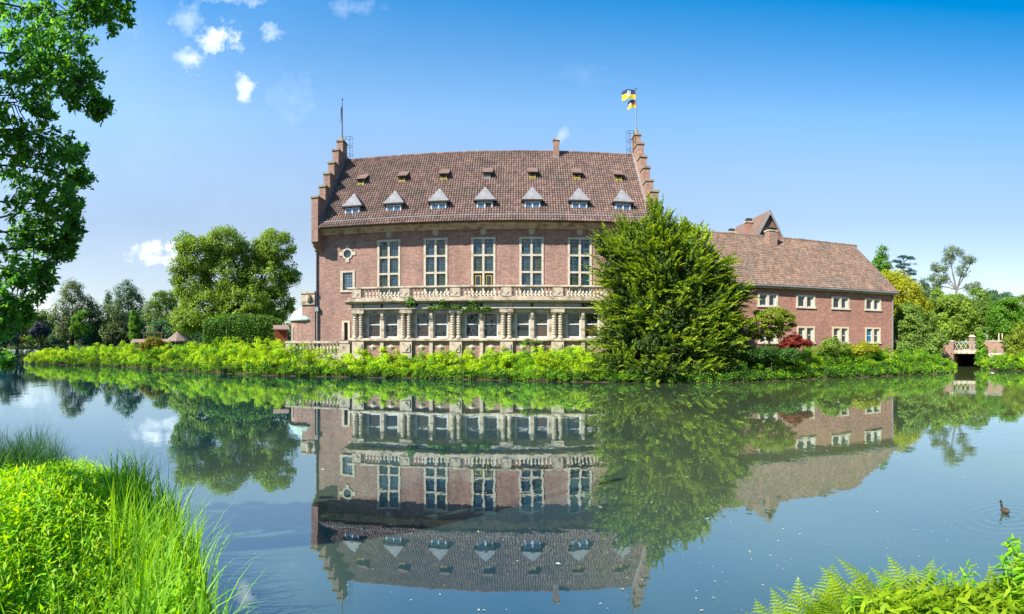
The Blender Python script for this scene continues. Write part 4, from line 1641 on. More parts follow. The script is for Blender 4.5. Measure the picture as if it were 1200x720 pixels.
def tree(name, label, cat, px, d, lobes, mat, leaf=.3, cl=.9, k=1.0, per=36, bark=None, trunk_r=.25, base_z=.85, group=None, fork=.3, up=.45, thin=1.0, twigs=True, hz=None, wdr=.55, flat=.75):
    """lobes: (px, row, half width, half height) of the crown's masses as seen from the lake, at distance d"""
    b = at(px, d, base_z)
    root = thing(name, label, cat, tuple(b), 0, group)
    m = d / R
    cents, cls, lobe_c = [], [], []
    for (lx, ly, rx, ry) in lobes:
        dd = d + rng.uniform(-.3, .3) * rx * m
        c = at(lx, dd, zat(ly, d))
        a, h = rx * m, ry * m
        area = 4 * math.pi * ((a * a) ** 1.6 / 3 + 2 * (a * h) ** 1.6 / 3) ** (1 / 1.6)
        n = max(5, int(k * 1.75 * area / (cl * cl) / 2.2))
        dirs = unit(rng.normal(size=(n, 3)))
        rad = rng.uniform(.62, 1.0, (n, 1)) ** .8
        q = c + dirs * rad * np.array([a, a * .9, h]) * .93
        cents.append(q)
        cls.append(np.repeat(c[None], n, 0))
        lobe_c.append((c, a, h))
    Q, CC = np.concatenate(cents), np.concatenate(cls)
    keep = Q[:, 2] > base_z + .15
    Q, CC = Q[keep], CC[keep]
    V, F = clump_leaves(Q - b, cl * rng.uniform(.6, 1.15, len(Q)), int(per * 1.5), leaf, leaf * wdr, up=up, Cen=CC - b, flat=flat)
    link(bpy.data.objects.new('crown', mesh_np('crown', V, F, mat)), root)
    mb = MB()
    zs = [c[2] for c, _, _ in lobe_c]
    zc = base_z + (min(zs) - base_z) * .7 + .2 * (max(zs) - min(zs))
    zc = max(zc, base_z + fork * (max(zs) - base_z))
    top = np.array([b[0] + rng.normal() * .2, b[1], zc]) - b
    limb(mb, (0, 0, -.35), top, trunk_r * 1.25, trunk_r * .7, 0, 8)
    for c, a, h in lobe_c:
        e = c - b
        limb(mb, top, e, trunk_r * .55, trunk_r * .2, .1)
        if twigs:
            sel = rng.choice(len(Q), min(len(Q), 5), replace=False)
            dist = np.linalg.norm(Q - c, axis=1)
            near = np.argsort(dist)[: max(4, len(Q) // (2 * len(lobe_c)))]
            for i in rng.choice(near, min(7, len(near)), replace=False):
                limb(mb, e * .85 + top * .15, Q[i] - b, trunk_r * .2, trunk_r * .05, .06, 4, 3)
    mb.build('trunk', bark or BARK, root, smooth=True)
    return root


def interp_(tbl):
    a = np.array(tbl, float)
    return lambda x: float(np.interp(x, a[:, 0], a[:, 1]))


# ------------------------------------------------------------------ trees of the island and the far shores
tree('broadleaf_tree', 'large spreading broadleaf tree behind the clipped hedge', 'tree', 285, 80,
     [(230, 300, 25, 24), (262, 287, 28, 20), (300, 300, 20, 20), (322, 292, 24, 22), (226, 335, 24, 26), (262, 325, 32, 30), (312, 328, 33, 28), (240, 365, 38, 24),
      (285, 360, 40, 26), (322, 360, 24, 24), (342, 322, 9, 12), (206, 318, 8, 18), (216, 285, 13, 12), (218, 378, 22, 14), (318, 276, 9, 6)],
     L_BIG, leaf=.30, cl=.95, k=1.05, per=46, trunk_r=.5)

# far left shore
FG = 'trees on the far shore'
tree('willow_tree', 'tall grey green willow on the far shore', 'tree', 84, 222,
     [(84, 344, 14, 16), (72, 368, 12, 18), (98, 360, 14, 18), (84, 382, 17, 18), (70, 392, 10, 10), (108, 376, 9, 14)], L_GREY, leaf=.75, cl=2.4, per=34, trunk_r=.7, group=FG, base_z=.7)
tree('broadleaf_tree', 'tall dark rounded tree behind the slender poplar', 'tree', 150, 222,
     [(148, 343, 15, 14), (160, 358, 12, 18), (137, 366, 13, 18), (152, 380, 22, 18), (164, 392, 12, 10), (130, 388, 12, 14)], L_DARK, leaf=.7, cl=2.4, per=34, trunk_r=.7, group=FG, base_z=.7)
tree('broadleaf_tree', 'grey green tree leaning on the dark rounded one', 'tree', 134, 214, [(133, 372, 11, 18), (142, 386, 12, 16), (128, 390, 10, 12)], L_GREY, leaf=.7, cl=2.2, per=32, trunk_r=.5, group=FG, base_z=.7)
tree('fir_tree', 'narrow dark pointed fir between two broad far trees', 'tree', 127, 228, [(127.5, 346, 2.5, 6), (127, 356, 4.5, 9), (126, 370, 7, 14), (124, 388, 9, 14)], L_DARK, leaf=.7, cl=1.8, per=28, trunk_r=.4, group=FG, base_z=.7)
tree('broadleaf_tree', 'dark dense tree filling the gap beside the grey willow', 'tree', 116, 225, [(114, 372, 11, 18), (110, 390, 14, 14), (120, 388, 12, 16), (104, 394, 12, 10)], L_DARK, leaf=.7, cl=2.4, per=34, trunk_r=.6, group=FG, base_z=.7)
tree('poplar_tree', 'slender bright green columnar poplar on the far lawn', 'tree', 157.5, 160, [(157.5, 368, 3.5, 7), (157.5, 380, 6, 12), (157.5, 392, 6.5, 9)], L_FRESH, leaf=.45, cl=.9, per=34, trunk_r=.2, group=FG, base_z=.9)
tree('young_tree', 'small light green tree with bare stem in front of the grey willow', 'tree', 94.5, 150, [(92, 376, 9, 9), (100, 386, 9, 7), (88, 388, 7, 6), (97, 369, 6, 6)], L_FRESH, leaf=.42, cl=.9, per=26, k=.9, trunk_r=.16, group=FG, base_z=.9)
tree('broadleaf_tree', 'small purple leaved tree on the far lawn', 'tree', 46, 230, [(46, 383, 8, 7), (52, 389, 7, 5), (41, 389, 6, 5)], L_PURPLE, leaf=.7, cl=1.5, per=28, trunk_r=.25, group=FG, base_z=.7)
tree('broadleaf_tree', 'mid green tree behind the purple leaved one', 'tree', 48, 240, [(46, 370, 12, 8), (56, 378, 10, 10), (38, 380, 12, 12), (48, 392, 14, 9)], L_MID, leaf=.75, cl=2.2, per=32, trunk_r=.5, group=FG, base_z=.7)
tree('broadleaf_tree', 'blue green tree at the far lake corner', 'tree', 6, 205, [(4, 384, 14, 14), (-4, 395, 14, 10), (14, 394, 9, 10)], L_BLUE, leaf=.7, cl=2.0, per=34, trunk_r=.5, group=FG, base_z=.7)
tree('broadleaf_tree', 'broad dark tree behind the blue green one', 'tree', 20, 245, [(18, 362, 18, 16), (30, 380, 14, 14), (-6, 366, 18, 18), (8, 352, 12, 10)], L_DARK, leaf=.75, cl=2.4, per=32, trunk_r=.6, group=FG, base_z=.7)
tree('broadleaf_tree', 'bright rounded tree between the slender poplar and the big spreading tree', 'tree', 190, 190,
     [(186, 352, 13, 11), (197, 366, 14, 18), (178, 368, 10, 16), (190, 385, 18, 16), (206, 352, 10, 14)], L_MID, leaf=.6, cl=1.9, per=36, trunk_r=.5, group=FG, base_z=.8)
tree('broadleaf_tree', 'dark tree behind the small pavilion', 'tree', 196, 150, [(180, 388, 10, 12), (196, 384, 12, 14), (210, 386, 12, 14)], L_DARK, leaf=.5, cl=1.5, per=34, trunk_r=.35, group=FG, base_z=.8)
for i, (x, y, r, h, mt, lb) in enumerate([(66, 398, 9, 4, L_DARK, 'low dark shrub at the foot of the grey willow'), (24, 398, 6, 4, L_ORANGE, 'pale yellow shrub on the far lawn beside the dark water'),
                                          (36, 398, 5, 4, L_FRESH, 'small fresh green shrub on the far lawn below the purple tree'), (100, 399, 10, 4, L_DARK, 'dark shrub behind the small light tree'),
                                          (140, 398, 14, 5, L_DARK, 'dark shrub at the foot of the tall rounded tree'), (172, 397, 12, 5, L_DARK, 'dark shrub behind the garden shed')]):
    tree('shrub', lb, 'shrub', x, 218, [(x - r * .4, y, r * .6, h), (x + r * .4, y + .5, r * .6, h * .9)], mt, leaf=.6, cl=1.2, per=30, trunk_r=.12, group='shrubs on the far shore', base_z=.6, twigs=False)

# right shore
RG = 'trees beyond the canal'
tree('broadleaf_tree', 'pointed bright green tree rising behind the end of the wing', 'tree', 1034, 98, [(1034, 297, 6, 8), (1033, 310, 11, 12), (1034, 328, 14, 16), (1036, 350, 16, 20)], L_FRESH, leaf=.36, cl=.9, per=36, trunk_r=.3, group=RG)
tree('broadleaf_tree', 'golden yellow tree with drooping foliage beside the brick wing', 'tree', 1064, 76,
     [(1050, 330, 17, 12), (1062, 345, 20, 20), (1044, 350, 14, 18), (1072, 362, 20, 20), (1056, 375, 18, 20), (1040, 325, 8, 8), (1080, 378, 16, 16)], L_YELLOW, leaf=.34, cl=.8, per=40, trunk_r=.35, group=RG, wdr=.35, up=.1, flat=1.2)
tree('broadleaf_tree', 'olive green rounded tree between the golden yellow tree and the bridge', 'tree', 1116, 84, [(1116, 357, 22, 12), (1100, 372, 20, 16), (1128, 372, 20, 18), (1112, 388, 26, 14), (1098, 352, 10, 12)], L_BIG, leaf=.32, cl=.9, per=40, trunk_r=.35, group=RG)
tree('broadleaf_tree', 'tall airy tree with open crown and visible grey limbs', 'tree', 1120, 108,
     [(1117, 296, 13, 7), (1101, 313, 12, 7), (1134, 305, 9, 6), (1100, 327, 14, 7), (1128, 318, 9, 7), (1140, 337, 12, 7), (1112, 305, 8, 6), (1096, 338, 10, 6), (1139, 306, 5, 3)], L_SAGE, leaf=.26, cl=.75, k=.75, per=24, trunk_r=.26, bark=BARK_L, group=RG, fork=.62)
tree('fir_tree', 'small dark fir top beside the airy tall tree', 'tree', 1083, 112, [(1083, 332, 4, 6), (1083, 342, 7, 9), (1083, 358, 10, 14)], L_DARK, leaf=.36, cl=.9, per=34, trunk_r=.25, group=RG)
tree('broadleaf_tree', 'dense mid green tree behind the lattice bridge railing', 'tree', 1146, 92, [(1146, 352, 16, 16), (1138, 372, 18, 18), (1156, 370, 16, 18), (1148, 388, 22, 13)], L_MID, leaf=.34, cl=.9, per=40, trunk_r=.32, group=RG)
tree('broadleaf_tree', 'fresh green tree behind the pale wooden stakes', 'tree', 1178, 84, [(1170, 368, 16, 16), (1184, 362, 14, 14), (1176, 386, 22, 12), (1196, 380, 14, 16)], L_FRESH, leaf=.32, cl=.85, per=38, trunk_r=.25, group=RG)
tree('broadleaf_tree', 'dark green tree on the skyline behind the wooden stakes', 'tree', 1168, 125, [(1160, 352, 14, 12), (1176, 356, 14, 14), (1168, 372, 20, 16)], L_DARK, leaf=.42, cl=1.1, per=36, trunk_r=.32, group=RG)
tree('broadleaf_tree', 'broad green tree at the edge of the view beyond the parapet', 'tree', 1198, 118, [(1196, 358, 14, 12), (1212, 365, 16, 18), (1190, 376, 14, 16), (1204, 388, 18, 12)], L_MID, leaf=.42, cl=1.1, per=36, trunk_r=.35, group=RG)
tree('broadleaf_tree', 'dark green tree closing the gap behind the olive green one', 'tree', 1092, 128, [(1088, 366, 18, 14), (1112, 372, 20, 16), (1130, 366, 16, 14), (1100, 388, 24, 14)], L_DARK, leaf=.45, cl=1.2, per=36, trunk_r=.35, group=RG)
tree('round_shrub', 'large rounded dark green shrub at the end of the brick wing', 'shrub', 1072, 55,
     [(1066, 372, 20, 18), (1084, 378, 16, 14), (1058, 388, 16, 14), (1076, 398, 24, 14), (1098, 398, 14, 10), (1060, 408, 18, 8), (1088, 410, 18, 7)], L_MID, leaf=.22, cl=.55, per=44, trunk_r=.14, group='shrubs round the brick wing')
tree('yellow_shrub', 'yellow green shrub growing past the brick parapet', 'shrub', 1192, 53, [(1196, 392, 12, 14), (1182, 402, 8, 10), (1192, 412, 14, 10), (1204, 405, 12, 16)], L_MAPLE, leaf=.2, cl=.5, per=40, trunk_r=.08, group='shrubs on the canal bank', twigs=False)
tree('climbing_shrub', 'slim green climbing shrub on the bridge abutment', 'shrub', 1150, 55.5, [(1150, 398, 5, 7), (1149, 410, 6, 8), (1151, 421, 7, 8), (1146, 424, 4, 5)], L_BANK2, leaf=.2, cl=.42, per=36, trunk_r=.05, group='shrubs on the canal bank', base_z=.3, twigs=False)
def woodland(label, px0, px1, d, crest, mat, n, cl, leaf, seed):
    global rng
    old, rng = rng, np.random.default_rng(seed)
    px = rng.uniform(px0, px1, n)
    dd = d + rng.uniform(-8, 8, n)
    ct = np.array([crest(p) for p in px]) + 4 * np.sin(px * .33 + seed) + 3 * np.sin(px * .9)
    z = .5 + (EYE + dd * (YH - ct) / R - .5) * rng.random(n) ** .8
    t = (px - 600) / R
    V, F = clump_leaves(np.stack([dd * np.sin(t), dd * np.cos(t), z], 1), cl * rng.uniform(.7, 1.3, n), 46, leaf, leaf * .6)
    link(bpy.data.objects.new('woodland', mesh_np('woodland', V, F, mat)), kind='stuff', label=label)
    rng = old


woodland('dark wood closing the far shore behind the grey willow and the tall rounded tree', -120, 250, 258, interp_([(-120, 372), (0, 376), (60, 380), (110, 384), (130, 380), (200, 372), (250, 370)]), L_DARK, 900, 2.6, .9, 3)
woodland('dark wood behind the hedge and the big spreading tree', 195, 372, 150, interp_([(195, 382), (230, 378), (300, 376), (345, 382), (372, 392)]), L_DARK, 420, 1.8, .6, 4)
woodland('green wood behind the bridge and the canal trees', 1040, 1330, 155, interp_([(1040, 372), (1100, 366), (1160, 362), (1200, 364), (1330, 360)]), L_MID, 900, 2.0, .6, 5)

# the trees seen over the roofs
tree('broadleaf_tree', 'green tree top just showing over the ridge of the wing', 'tree', 936, 95, [(935, 287, 7, 7), (942, 295, 12, 10), (925, 300, 14, 12)], L_FRESH, leaf=.36, cl=.9, per=36, trunk_r=.3, fork=.6)
tree('broadleaf_tree', 'dark twiggy tree top over the wing ridge beside the bright one', 'tree', 952, 110, [(950, 290, 7, 6), (956, 298, 10, 8)], L_DARK, leaf=.36, cl=.9, per=24, k=.7, trunk_r=.3, fork=.6)


def cedar():
    d, px = 120, 1058
    b = at(px, d, .85)
    r = thing('cedar_tree', 'dark blue green cedar with flat tiers above the golden yellow tree', 'tree', tuple(b), 0, RG)
    m = d / R
    mb = MB()
    ztop = zat(299, d)
    limb(mb, (0, 0, -.3), (0.3, 0, ztop - b[2]), .45, .06, 0, 7)
    parts = []
    for (x, y, w) in [(1059, 300, 7), (1066, 303, 7), (1051, 306, 7), (1062, 309, 9), (1054, 314, 8), (1066, 316, 6), (1070, 321, 5), (1056, 321, 9), (1063, 327, 11), (1050, 331, 10), (1060, 338, 13)]:
        c = at(x, d + rng.uniform(-2, 2), zat(y, d)) - b
        n = 14
        cc = c + rng.normal(size=(n, 3)) * np.array([w * m * .5, w * m * .5, .12])
        parts.append(clump_leaves(cc, .55, 34, .3, .12, up=.7, flat=.45))
        limb(mb, (0.15, 0, c[2] - .8), c, .13, .03, .1, 4, 3)
    V, F = merge(parts)
    link(bpy.data.objects.new('crown', mesh_np('crown', V, F, L_BLUE)), r)
    mb.build('trunk', BARK, r, smooth=True)


cedar()


# ------------------------------------------------------------------ hedge and garden shrubs on the island
def hedge():
    px, d = 284, 61
    b = at(px, d, .85)
    r = thing('clipped_hedge', 'clipped dark green hedge block in front of the big spreading tree', 'hedge', tuple(b), -ang(px))
    n = 36000
    # a block with rounded shoulders, scattered on its skin
    hw, hd, h = 4.05, 1.9, 4.5
    u = rng.uniform(-1, 1, n)
    face = rng.random(n)
    a = rng.random(n)
    x = u * hw
    top = h - .45 * np.abs(u) ** 3 - .25 * (u < -.4) * (-u - .4) + .05 * np.sin(x * 3)
    y = np.where(face < .5, -hd, np.where(face < .6, hd, rng.uniform(-hd, hd, n)))
    z = np.where(face < .6, a * top, top)
    side = rng.random(n) < .12
    x = np.where(side, np.sign(u) * hw, x)
    y = np.where(side, rng.uniform(-hd, hd, n), y)
    z = np.where(side, a * (h - .5), z)
    P = np.stack([x, y, z], 1)
    rr_ = np.minimum(1, (top - z) / .7)
    P[:, 1] *= .72 + .28 * np.sqrt(np.clip(rr_, 0, 1))
    P += rng.normal(size=P.shape) * .09
    N_ = np.stack([side * np.sign(u), np.where(face < .5, -1.0, np.where(face < .6, 1.0, 0.0)), np.where(face < .6, .3, 1.0)], 1) + rng.normal(size=P.shape) * .6
    V, F = leaf_geo(P, N_, .2 * rng.uniform(.7, 1.3, n), .12)
    link(bpy.data.objects.new('foliage', mesh_np('foliage', V, F, L_HEDGE)), r)
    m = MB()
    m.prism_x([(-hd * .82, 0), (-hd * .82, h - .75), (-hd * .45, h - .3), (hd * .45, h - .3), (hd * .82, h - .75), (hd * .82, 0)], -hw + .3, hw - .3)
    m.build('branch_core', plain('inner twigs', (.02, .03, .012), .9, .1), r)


hedge()
SG = 'shrubs on the island bank'
tree('ochre_shrub', 'rounded ochre yellow shrub beside the garden shed', 'shrub', 182, 57.5, [(180, 402, 11, 7), (188, 406, 9, 6), (172, 406, 8, 5)], L_ORANGE, leaf=.17, cl=.42, per=40, trunk_r=.05, group=SG, twigs=False)
tree('small_tree', 'small spreading yellow green tree in front of the wing', 'tree', 898, 38.8,
     [(905, 372, 20, 9), (888, 380, 14, 9), (920, 380, 14, 9), (905, 390, 16, 7), (884, 394, 10, 7), (912, 366, 12, 6), (925, 372, 8, 6), (893, 368, 9, 6)], L_MAPLE, leaf=.15, cl=.34, k=.62, per=34, trunk_r=.1, group='shrubs round the brick wing', fork=.25, flat=.45)
tree('red_shrub', 'low dark red shrub below the wing windows', 'shrub', 932, 39.2, [(930, 400, 13, 7), (940, 403, 12, 5), (922, 404, 10, 5), (933, 394, 6, 5)], L_RED, leaf=.13, cl=.3, k=.75, per=34, trunk_r=.06, group='shrubs round the brick wing', flat=.5)
tree('yellow_shrub', 'golden yellow low shrub under the last wing window', 'shrub', 1012, 43, [(1010, 408, 14, 6), (1022, 408, 9, 5), (1000, 411, 9, 5)], L_YELLOW, leaf=.14, cl=.35, per=40, trunk_r=.05, group='shrubs round the brick wing', twigs=False)
tree('shrub', 'dull green shrub between the dark red shrub and the golden one', 'shrub', 976, 41.5, [(974, 404, 11, 8), (986, 408, 9, 6), (964, 410, 8, 6)], L_BIG, leaf=.15, cl=.36, per=36, trunk_r=.05, group='shrubs round the brick wing', twigs=False)
tree('evergreen_shrub', 'dark evergreen shrub under the small spreading tree', 'shrub', 905, 37.9, [(900, 414, 16, 8), (924, 415, 14, 6), (882, 416, 12, 8)], L_BANK3, leaf=.15, cl=.36, per=36, trunk_r=.05, group='shrubs round the brick wing', twigs=False)


# ------------------------------------------------------------------ the big yew: sprays of needles that point up and out
def yew():
    px, d = 785, 37.4
    b = at(px, d, .5)
    r = thing('yew_tree', 'huge spreading yew at the water between castle and wing', 'tree', tuple(b))
    m = d / R
    lobes = [(768, 272, 22, 22), (750, 290, 30, 26), (790, 286, 28, 22), (728, 316, 28, 34), (775, 320, 44, 40), (822, 318, 34, 36), (740, 360, 36, 36), (790, 366, 48, 40),
             (842, 362, 32, 34), (722, 398, 26, 26), (770, 408, 50, 28), (828, 402, 38, 28), (862, 390, 18, 22), (806, 276, 9, 16), (868, 344, 12, 10), (706, 290, 10, 10), (715, 425, 30, 14), (780, 432, 60, 12), (846, 428, 26, 14)]
    lobes = [(783 + (x - 783) * .94, y, rx * .96, ry) for x, y, rx, ry in lobes]
    axis = at(775, d)
    O, D, Lg = [], [], []
    for (x, y, rx, ry) in lobes:
        dd = d + rng.uniform(-.15, .15) * rx * m
        c = at(x, dd, zat(y, d))
        a, h = rx * m, ry * m
        n = int(78 * (a * h) ** .85) + 18
        k = 7
        na = max(2, n // k)
        n = na * k
        da = unit(rng.normal(size=(na, 3)) - np.array([0, .25, 0]))
        dirs = np.repeat(da, k, 0)
        P = c + dirs * np.repeat(rng.uniform(.5, .95, (na, 1)), k, 0) * np.array([a, a * .95, h]) + rng.normal(size=(n, 3)) * .24
        outw = unit(P - np.array([axis[0], axis[1] + .3, P[:, 2].mean() - 1.0]))
        outw[:, 2] *= .3
        dr = unit(dirs * .55 + outw * .55 + np.array([0, 0, .55]) + rng.normal(size=(n, 3)) * .17)
        O.append(P)
        D.append(dr)
        Lg.append(rng.uniform(.75, 1.55, n) * (0.75 if h < 1 else 1))
    O, D, Lg = np.concatenate(O), np.concatenate(D), np.concatenate(Lg)
    keep = (O + D * Lg[:, None])[:, 2] > .15
    O, D, Lg = O[keep] - b, D[keep], Lg[keep]
    n = len(O)
    side = unit(np.cross(D, np.array([0, 0, 1.0]) + rng.normal(size=(n, 3)) * .35))
    nrm = np.cross(side, D)
    ks = 44
    t = np.tile(np.linspace(.02, 1.0, ks // 2).repeat(2), (n, 1))
    sg = np.tile(np.array([1, -1] * (ks // 2)), (n, 1))
    idx = np.repeat(np.arange(n), ks)
    t, sg = t.ravel()[:, None], sg.ravel()[:, None]
    dr, sd_, nm, lg = D[idx], side[idx], nrm[idx], Lg[idx][:, None]
    w = (1 - t * .88) * .20 * lg + .03
    ax = dr * t * lg + np.array([0, 0, -1.0]) * (t ** 2) * .16 * lg
    T = unit(dr * .9 + sd_ * sg * 1.0 + np.array([0, 0, -.12]) + rng.normal(size=dr.shape) * .22)
    C = O[idx] + ax + T * w * .5
    V, F = leaf_geo(C, nm + rng.normal(size=nm.shape) * .45, np.maximum(w[:, 0] * 1.15, .07), .05 + w[:, 0] * .16, .05, T)
    tip = (t[:, 0] > rng.uniform(.15, .8, len(t)))
    link(bpy.data.objects.new('crown', mesh_np('crown', V, F, [L_YEW, L_YEWTIP], mi=tip.astype(np.int32))), r)
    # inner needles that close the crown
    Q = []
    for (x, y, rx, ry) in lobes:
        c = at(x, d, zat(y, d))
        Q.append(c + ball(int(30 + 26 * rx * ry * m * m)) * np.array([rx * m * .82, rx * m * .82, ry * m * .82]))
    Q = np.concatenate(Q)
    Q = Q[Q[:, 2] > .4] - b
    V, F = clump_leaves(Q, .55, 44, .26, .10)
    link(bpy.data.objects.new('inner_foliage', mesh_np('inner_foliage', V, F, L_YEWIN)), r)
    mb = MB()
    limb(mb, (0, 0, -.5), (.2, .1, 6.5), .42, .16, 0, 9)
    for i in range(26):
        z = rng.uniform(.6, 6)
        q = Q[rng.integers(len(Q))]
        limb(mb, (0, 0, min(z, q[2] * .8)), q, .12, .03, .15, 5, 4)
    mb.build('trunk', BARK, r, smooth=True)


yew()


# ------------------------------------------------------------------ undergrowth along the banks
def bank_cover(name, label, poly, px0, px1, mats, top_of, depth, ncl, per, leaf, seed):
    """a belt of herbs and low shrubs behind a waterline; top_of(px) gives the row of its crest"""
    global rng
    keep_rng = rng
    rng = np.random.default_rng(seed)
    px = rng.uniform(px0, px1, ncl)
    # radial distance of the waterline at each bearing, by marching
    ds = np.arange(30, 80, .25)
    water = np.empty(ncl)
    grid = np.linspace(px0, px1, 160)
    wl = []
    for g in grid:
        P = np.stack([ds * math.sin(ang(g)), ds * math.cos(ang(g))], 1)
        ins = sdist(P, poly) > 0
        wl.append(ds[np.argmax(ins)] if ins.any() else np.nan)
    wl = np.array(wl)
    ok = ~np.isnan(wl)
    water = np.interp(px, grid[ok], wl[ok])
    off = depth * rng.random(ncl) ** 1.15
    d = water + off - .15
    crest = np.array([top_of(p) for p in px])
    zt = EYE + (water + 2.5) * (YH - crest) / R
    th = (px - 600) / R
    lump = .76 + .26 * np.sin(px * .19 + 1.7 * np.sin(px * .043)) * np.cos(off * 1.9 + px * .07)
    lump = lump + rng.normal(0, .10, ncl)
    gz = ground_h(np.stack([d * np.sin(th), d * np.cos(th)], 1))
    prof = np.clip(.22 + off / 2.0, 0, 1)
    z = np.maximum(gz, 0) * .3 + (zt * prof * lump) * (.35 + .65 * rng.random(ncl) ** .5)
    z = np.maximum(z, .12)
    cc = np.stack([d * np.sin(th), d * np.cos(th), z], 1)
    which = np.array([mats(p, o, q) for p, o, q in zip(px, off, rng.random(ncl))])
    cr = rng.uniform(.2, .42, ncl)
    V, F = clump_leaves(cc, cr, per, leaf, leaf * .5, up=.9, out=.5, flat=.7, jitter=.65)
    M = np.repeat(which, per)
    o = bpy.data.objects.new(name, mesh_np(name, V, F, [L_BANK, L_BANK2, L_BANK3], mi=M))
    link(o, kind='stuff', label=label)
    rng = keep_rng


def interp(tbl):
    a = np.array(tbl, float)
    return lambda x: float(np.interp(x, a[:, 0], a[:, 1]))


crest1 = interp([(28, 421), (36, 415), (60, 411), (100, 408), (150, 406), (165, 408), (200, 407), (235, 402), (262, 399), (300, 402), (340, 404), (370, 408), (420, 411), (480, 413), (540, 415), (600, 413), (640, 411), (700, 413), (730, 416)])
crest2 = interp([(730, 416), (760, 424), (860, 422), (880, 416), (920, 413), (960, 412), (1000, 412), (1040, 413), (1060, 416), (1090, 414), (1104, 418), (1118, 426)])
bank_cover('bank_undergrowth', 'bright yellow green herbs covering the lake bank below the castle', ISLAND, 30, 735,
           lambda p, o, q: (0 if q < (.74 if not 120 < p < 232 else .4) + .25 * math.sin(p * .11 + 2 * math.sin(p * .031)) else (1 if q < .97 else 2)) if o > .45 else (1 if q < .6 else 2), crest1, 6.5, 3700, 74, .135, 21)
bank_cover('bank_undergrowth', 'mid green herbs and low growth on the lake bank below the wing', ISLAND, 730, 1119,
           lambda p, o, q: (2 if q < .75 else 1) if p < 905 else ((1 if q < .72 else (0 if q < .86 else 2)) if o > .4 else (1 if q < .5 else 2)), crest2, 5.0, 1900, 74, .13, 22)  # dark leaves below the yew carry its shadow in their colour
bank_cover('bank_undergrowth', 'green growth hanging over the canal bank beside the bridge', RIGHT, 1150, 1420,
           lambda p, o, q: (1 if q < .7 else 0) if o > .4 else (1 if q < .6 else 2), interp([(1150, 424), (1165, 416), (1180, 412), (1200, 410), (1420, 405)]), 5.0, 900, 60, .16, 23)


# ------------------------------------------------------------------ ivy on the balcony
def ivy(label, u0, u1, z0, z1, n, seed):
    g = np.random.default_rng(seed)
    b = cuv((u0 + u1) / 2, -2.9, z0)
    r = thing('ivy', label, 'ivy', tuple(b), -TH0, 'ivy growing on the balcony')
    w, h = u1 - u0, z1 - z0
    x = g.uniform(-.5, .5, n) * w
    z = h * (1 - np.abs(x / w * 2) ** 2 * .8) * g.random(n) * (.6 + .4 * np.sin(x * 5 + seed))
    y = np.where(z + z0 > 5.5, -.06, .34) + g.normal(0, .06, n) - .05
    P = np.stack([x, y, z], 1)
    V, F = leaf_geo(P, np.array([0, -1, .5]) + g.normal(size=(n, 3)) * .5, .13 * g.uniform(.7, 1.3, n), .10)
    link(bpy.data.objects.new('foliage', mesh_np('foliage', V, F, L_IVY)), r)
    for i in range(4):
        x0 = g.uniform(-.4, .4) * w
        m = MB()
        m.tube([(x0, .3, -.1), (x0 + .1, .1, h * .4), (x0 + g.uniform(-.3, .3), .0, h * .7)], [.02, .015, .008], 4)
        m.build('stem', BARK, r)


ivy('small ivy tuft on the balcony cornice beside the second pedestal', -8.55, -7.8, 5.35, 6.1, 240, 1)
ivy('long ivy trail under the balcony between the second and third pedestals', -6.9, -4.4, 5.1, 5.75, 620, 2)
ivy('ivy trail hanging under the balcony at its middle bay', -4.4, -2.2, 4.95, 5.7, 560, 3)
ivy('little green weeds on the sill cornice below the fourth pair of columns', .2, 1.6, 2.55, 2.95, 160, 4)


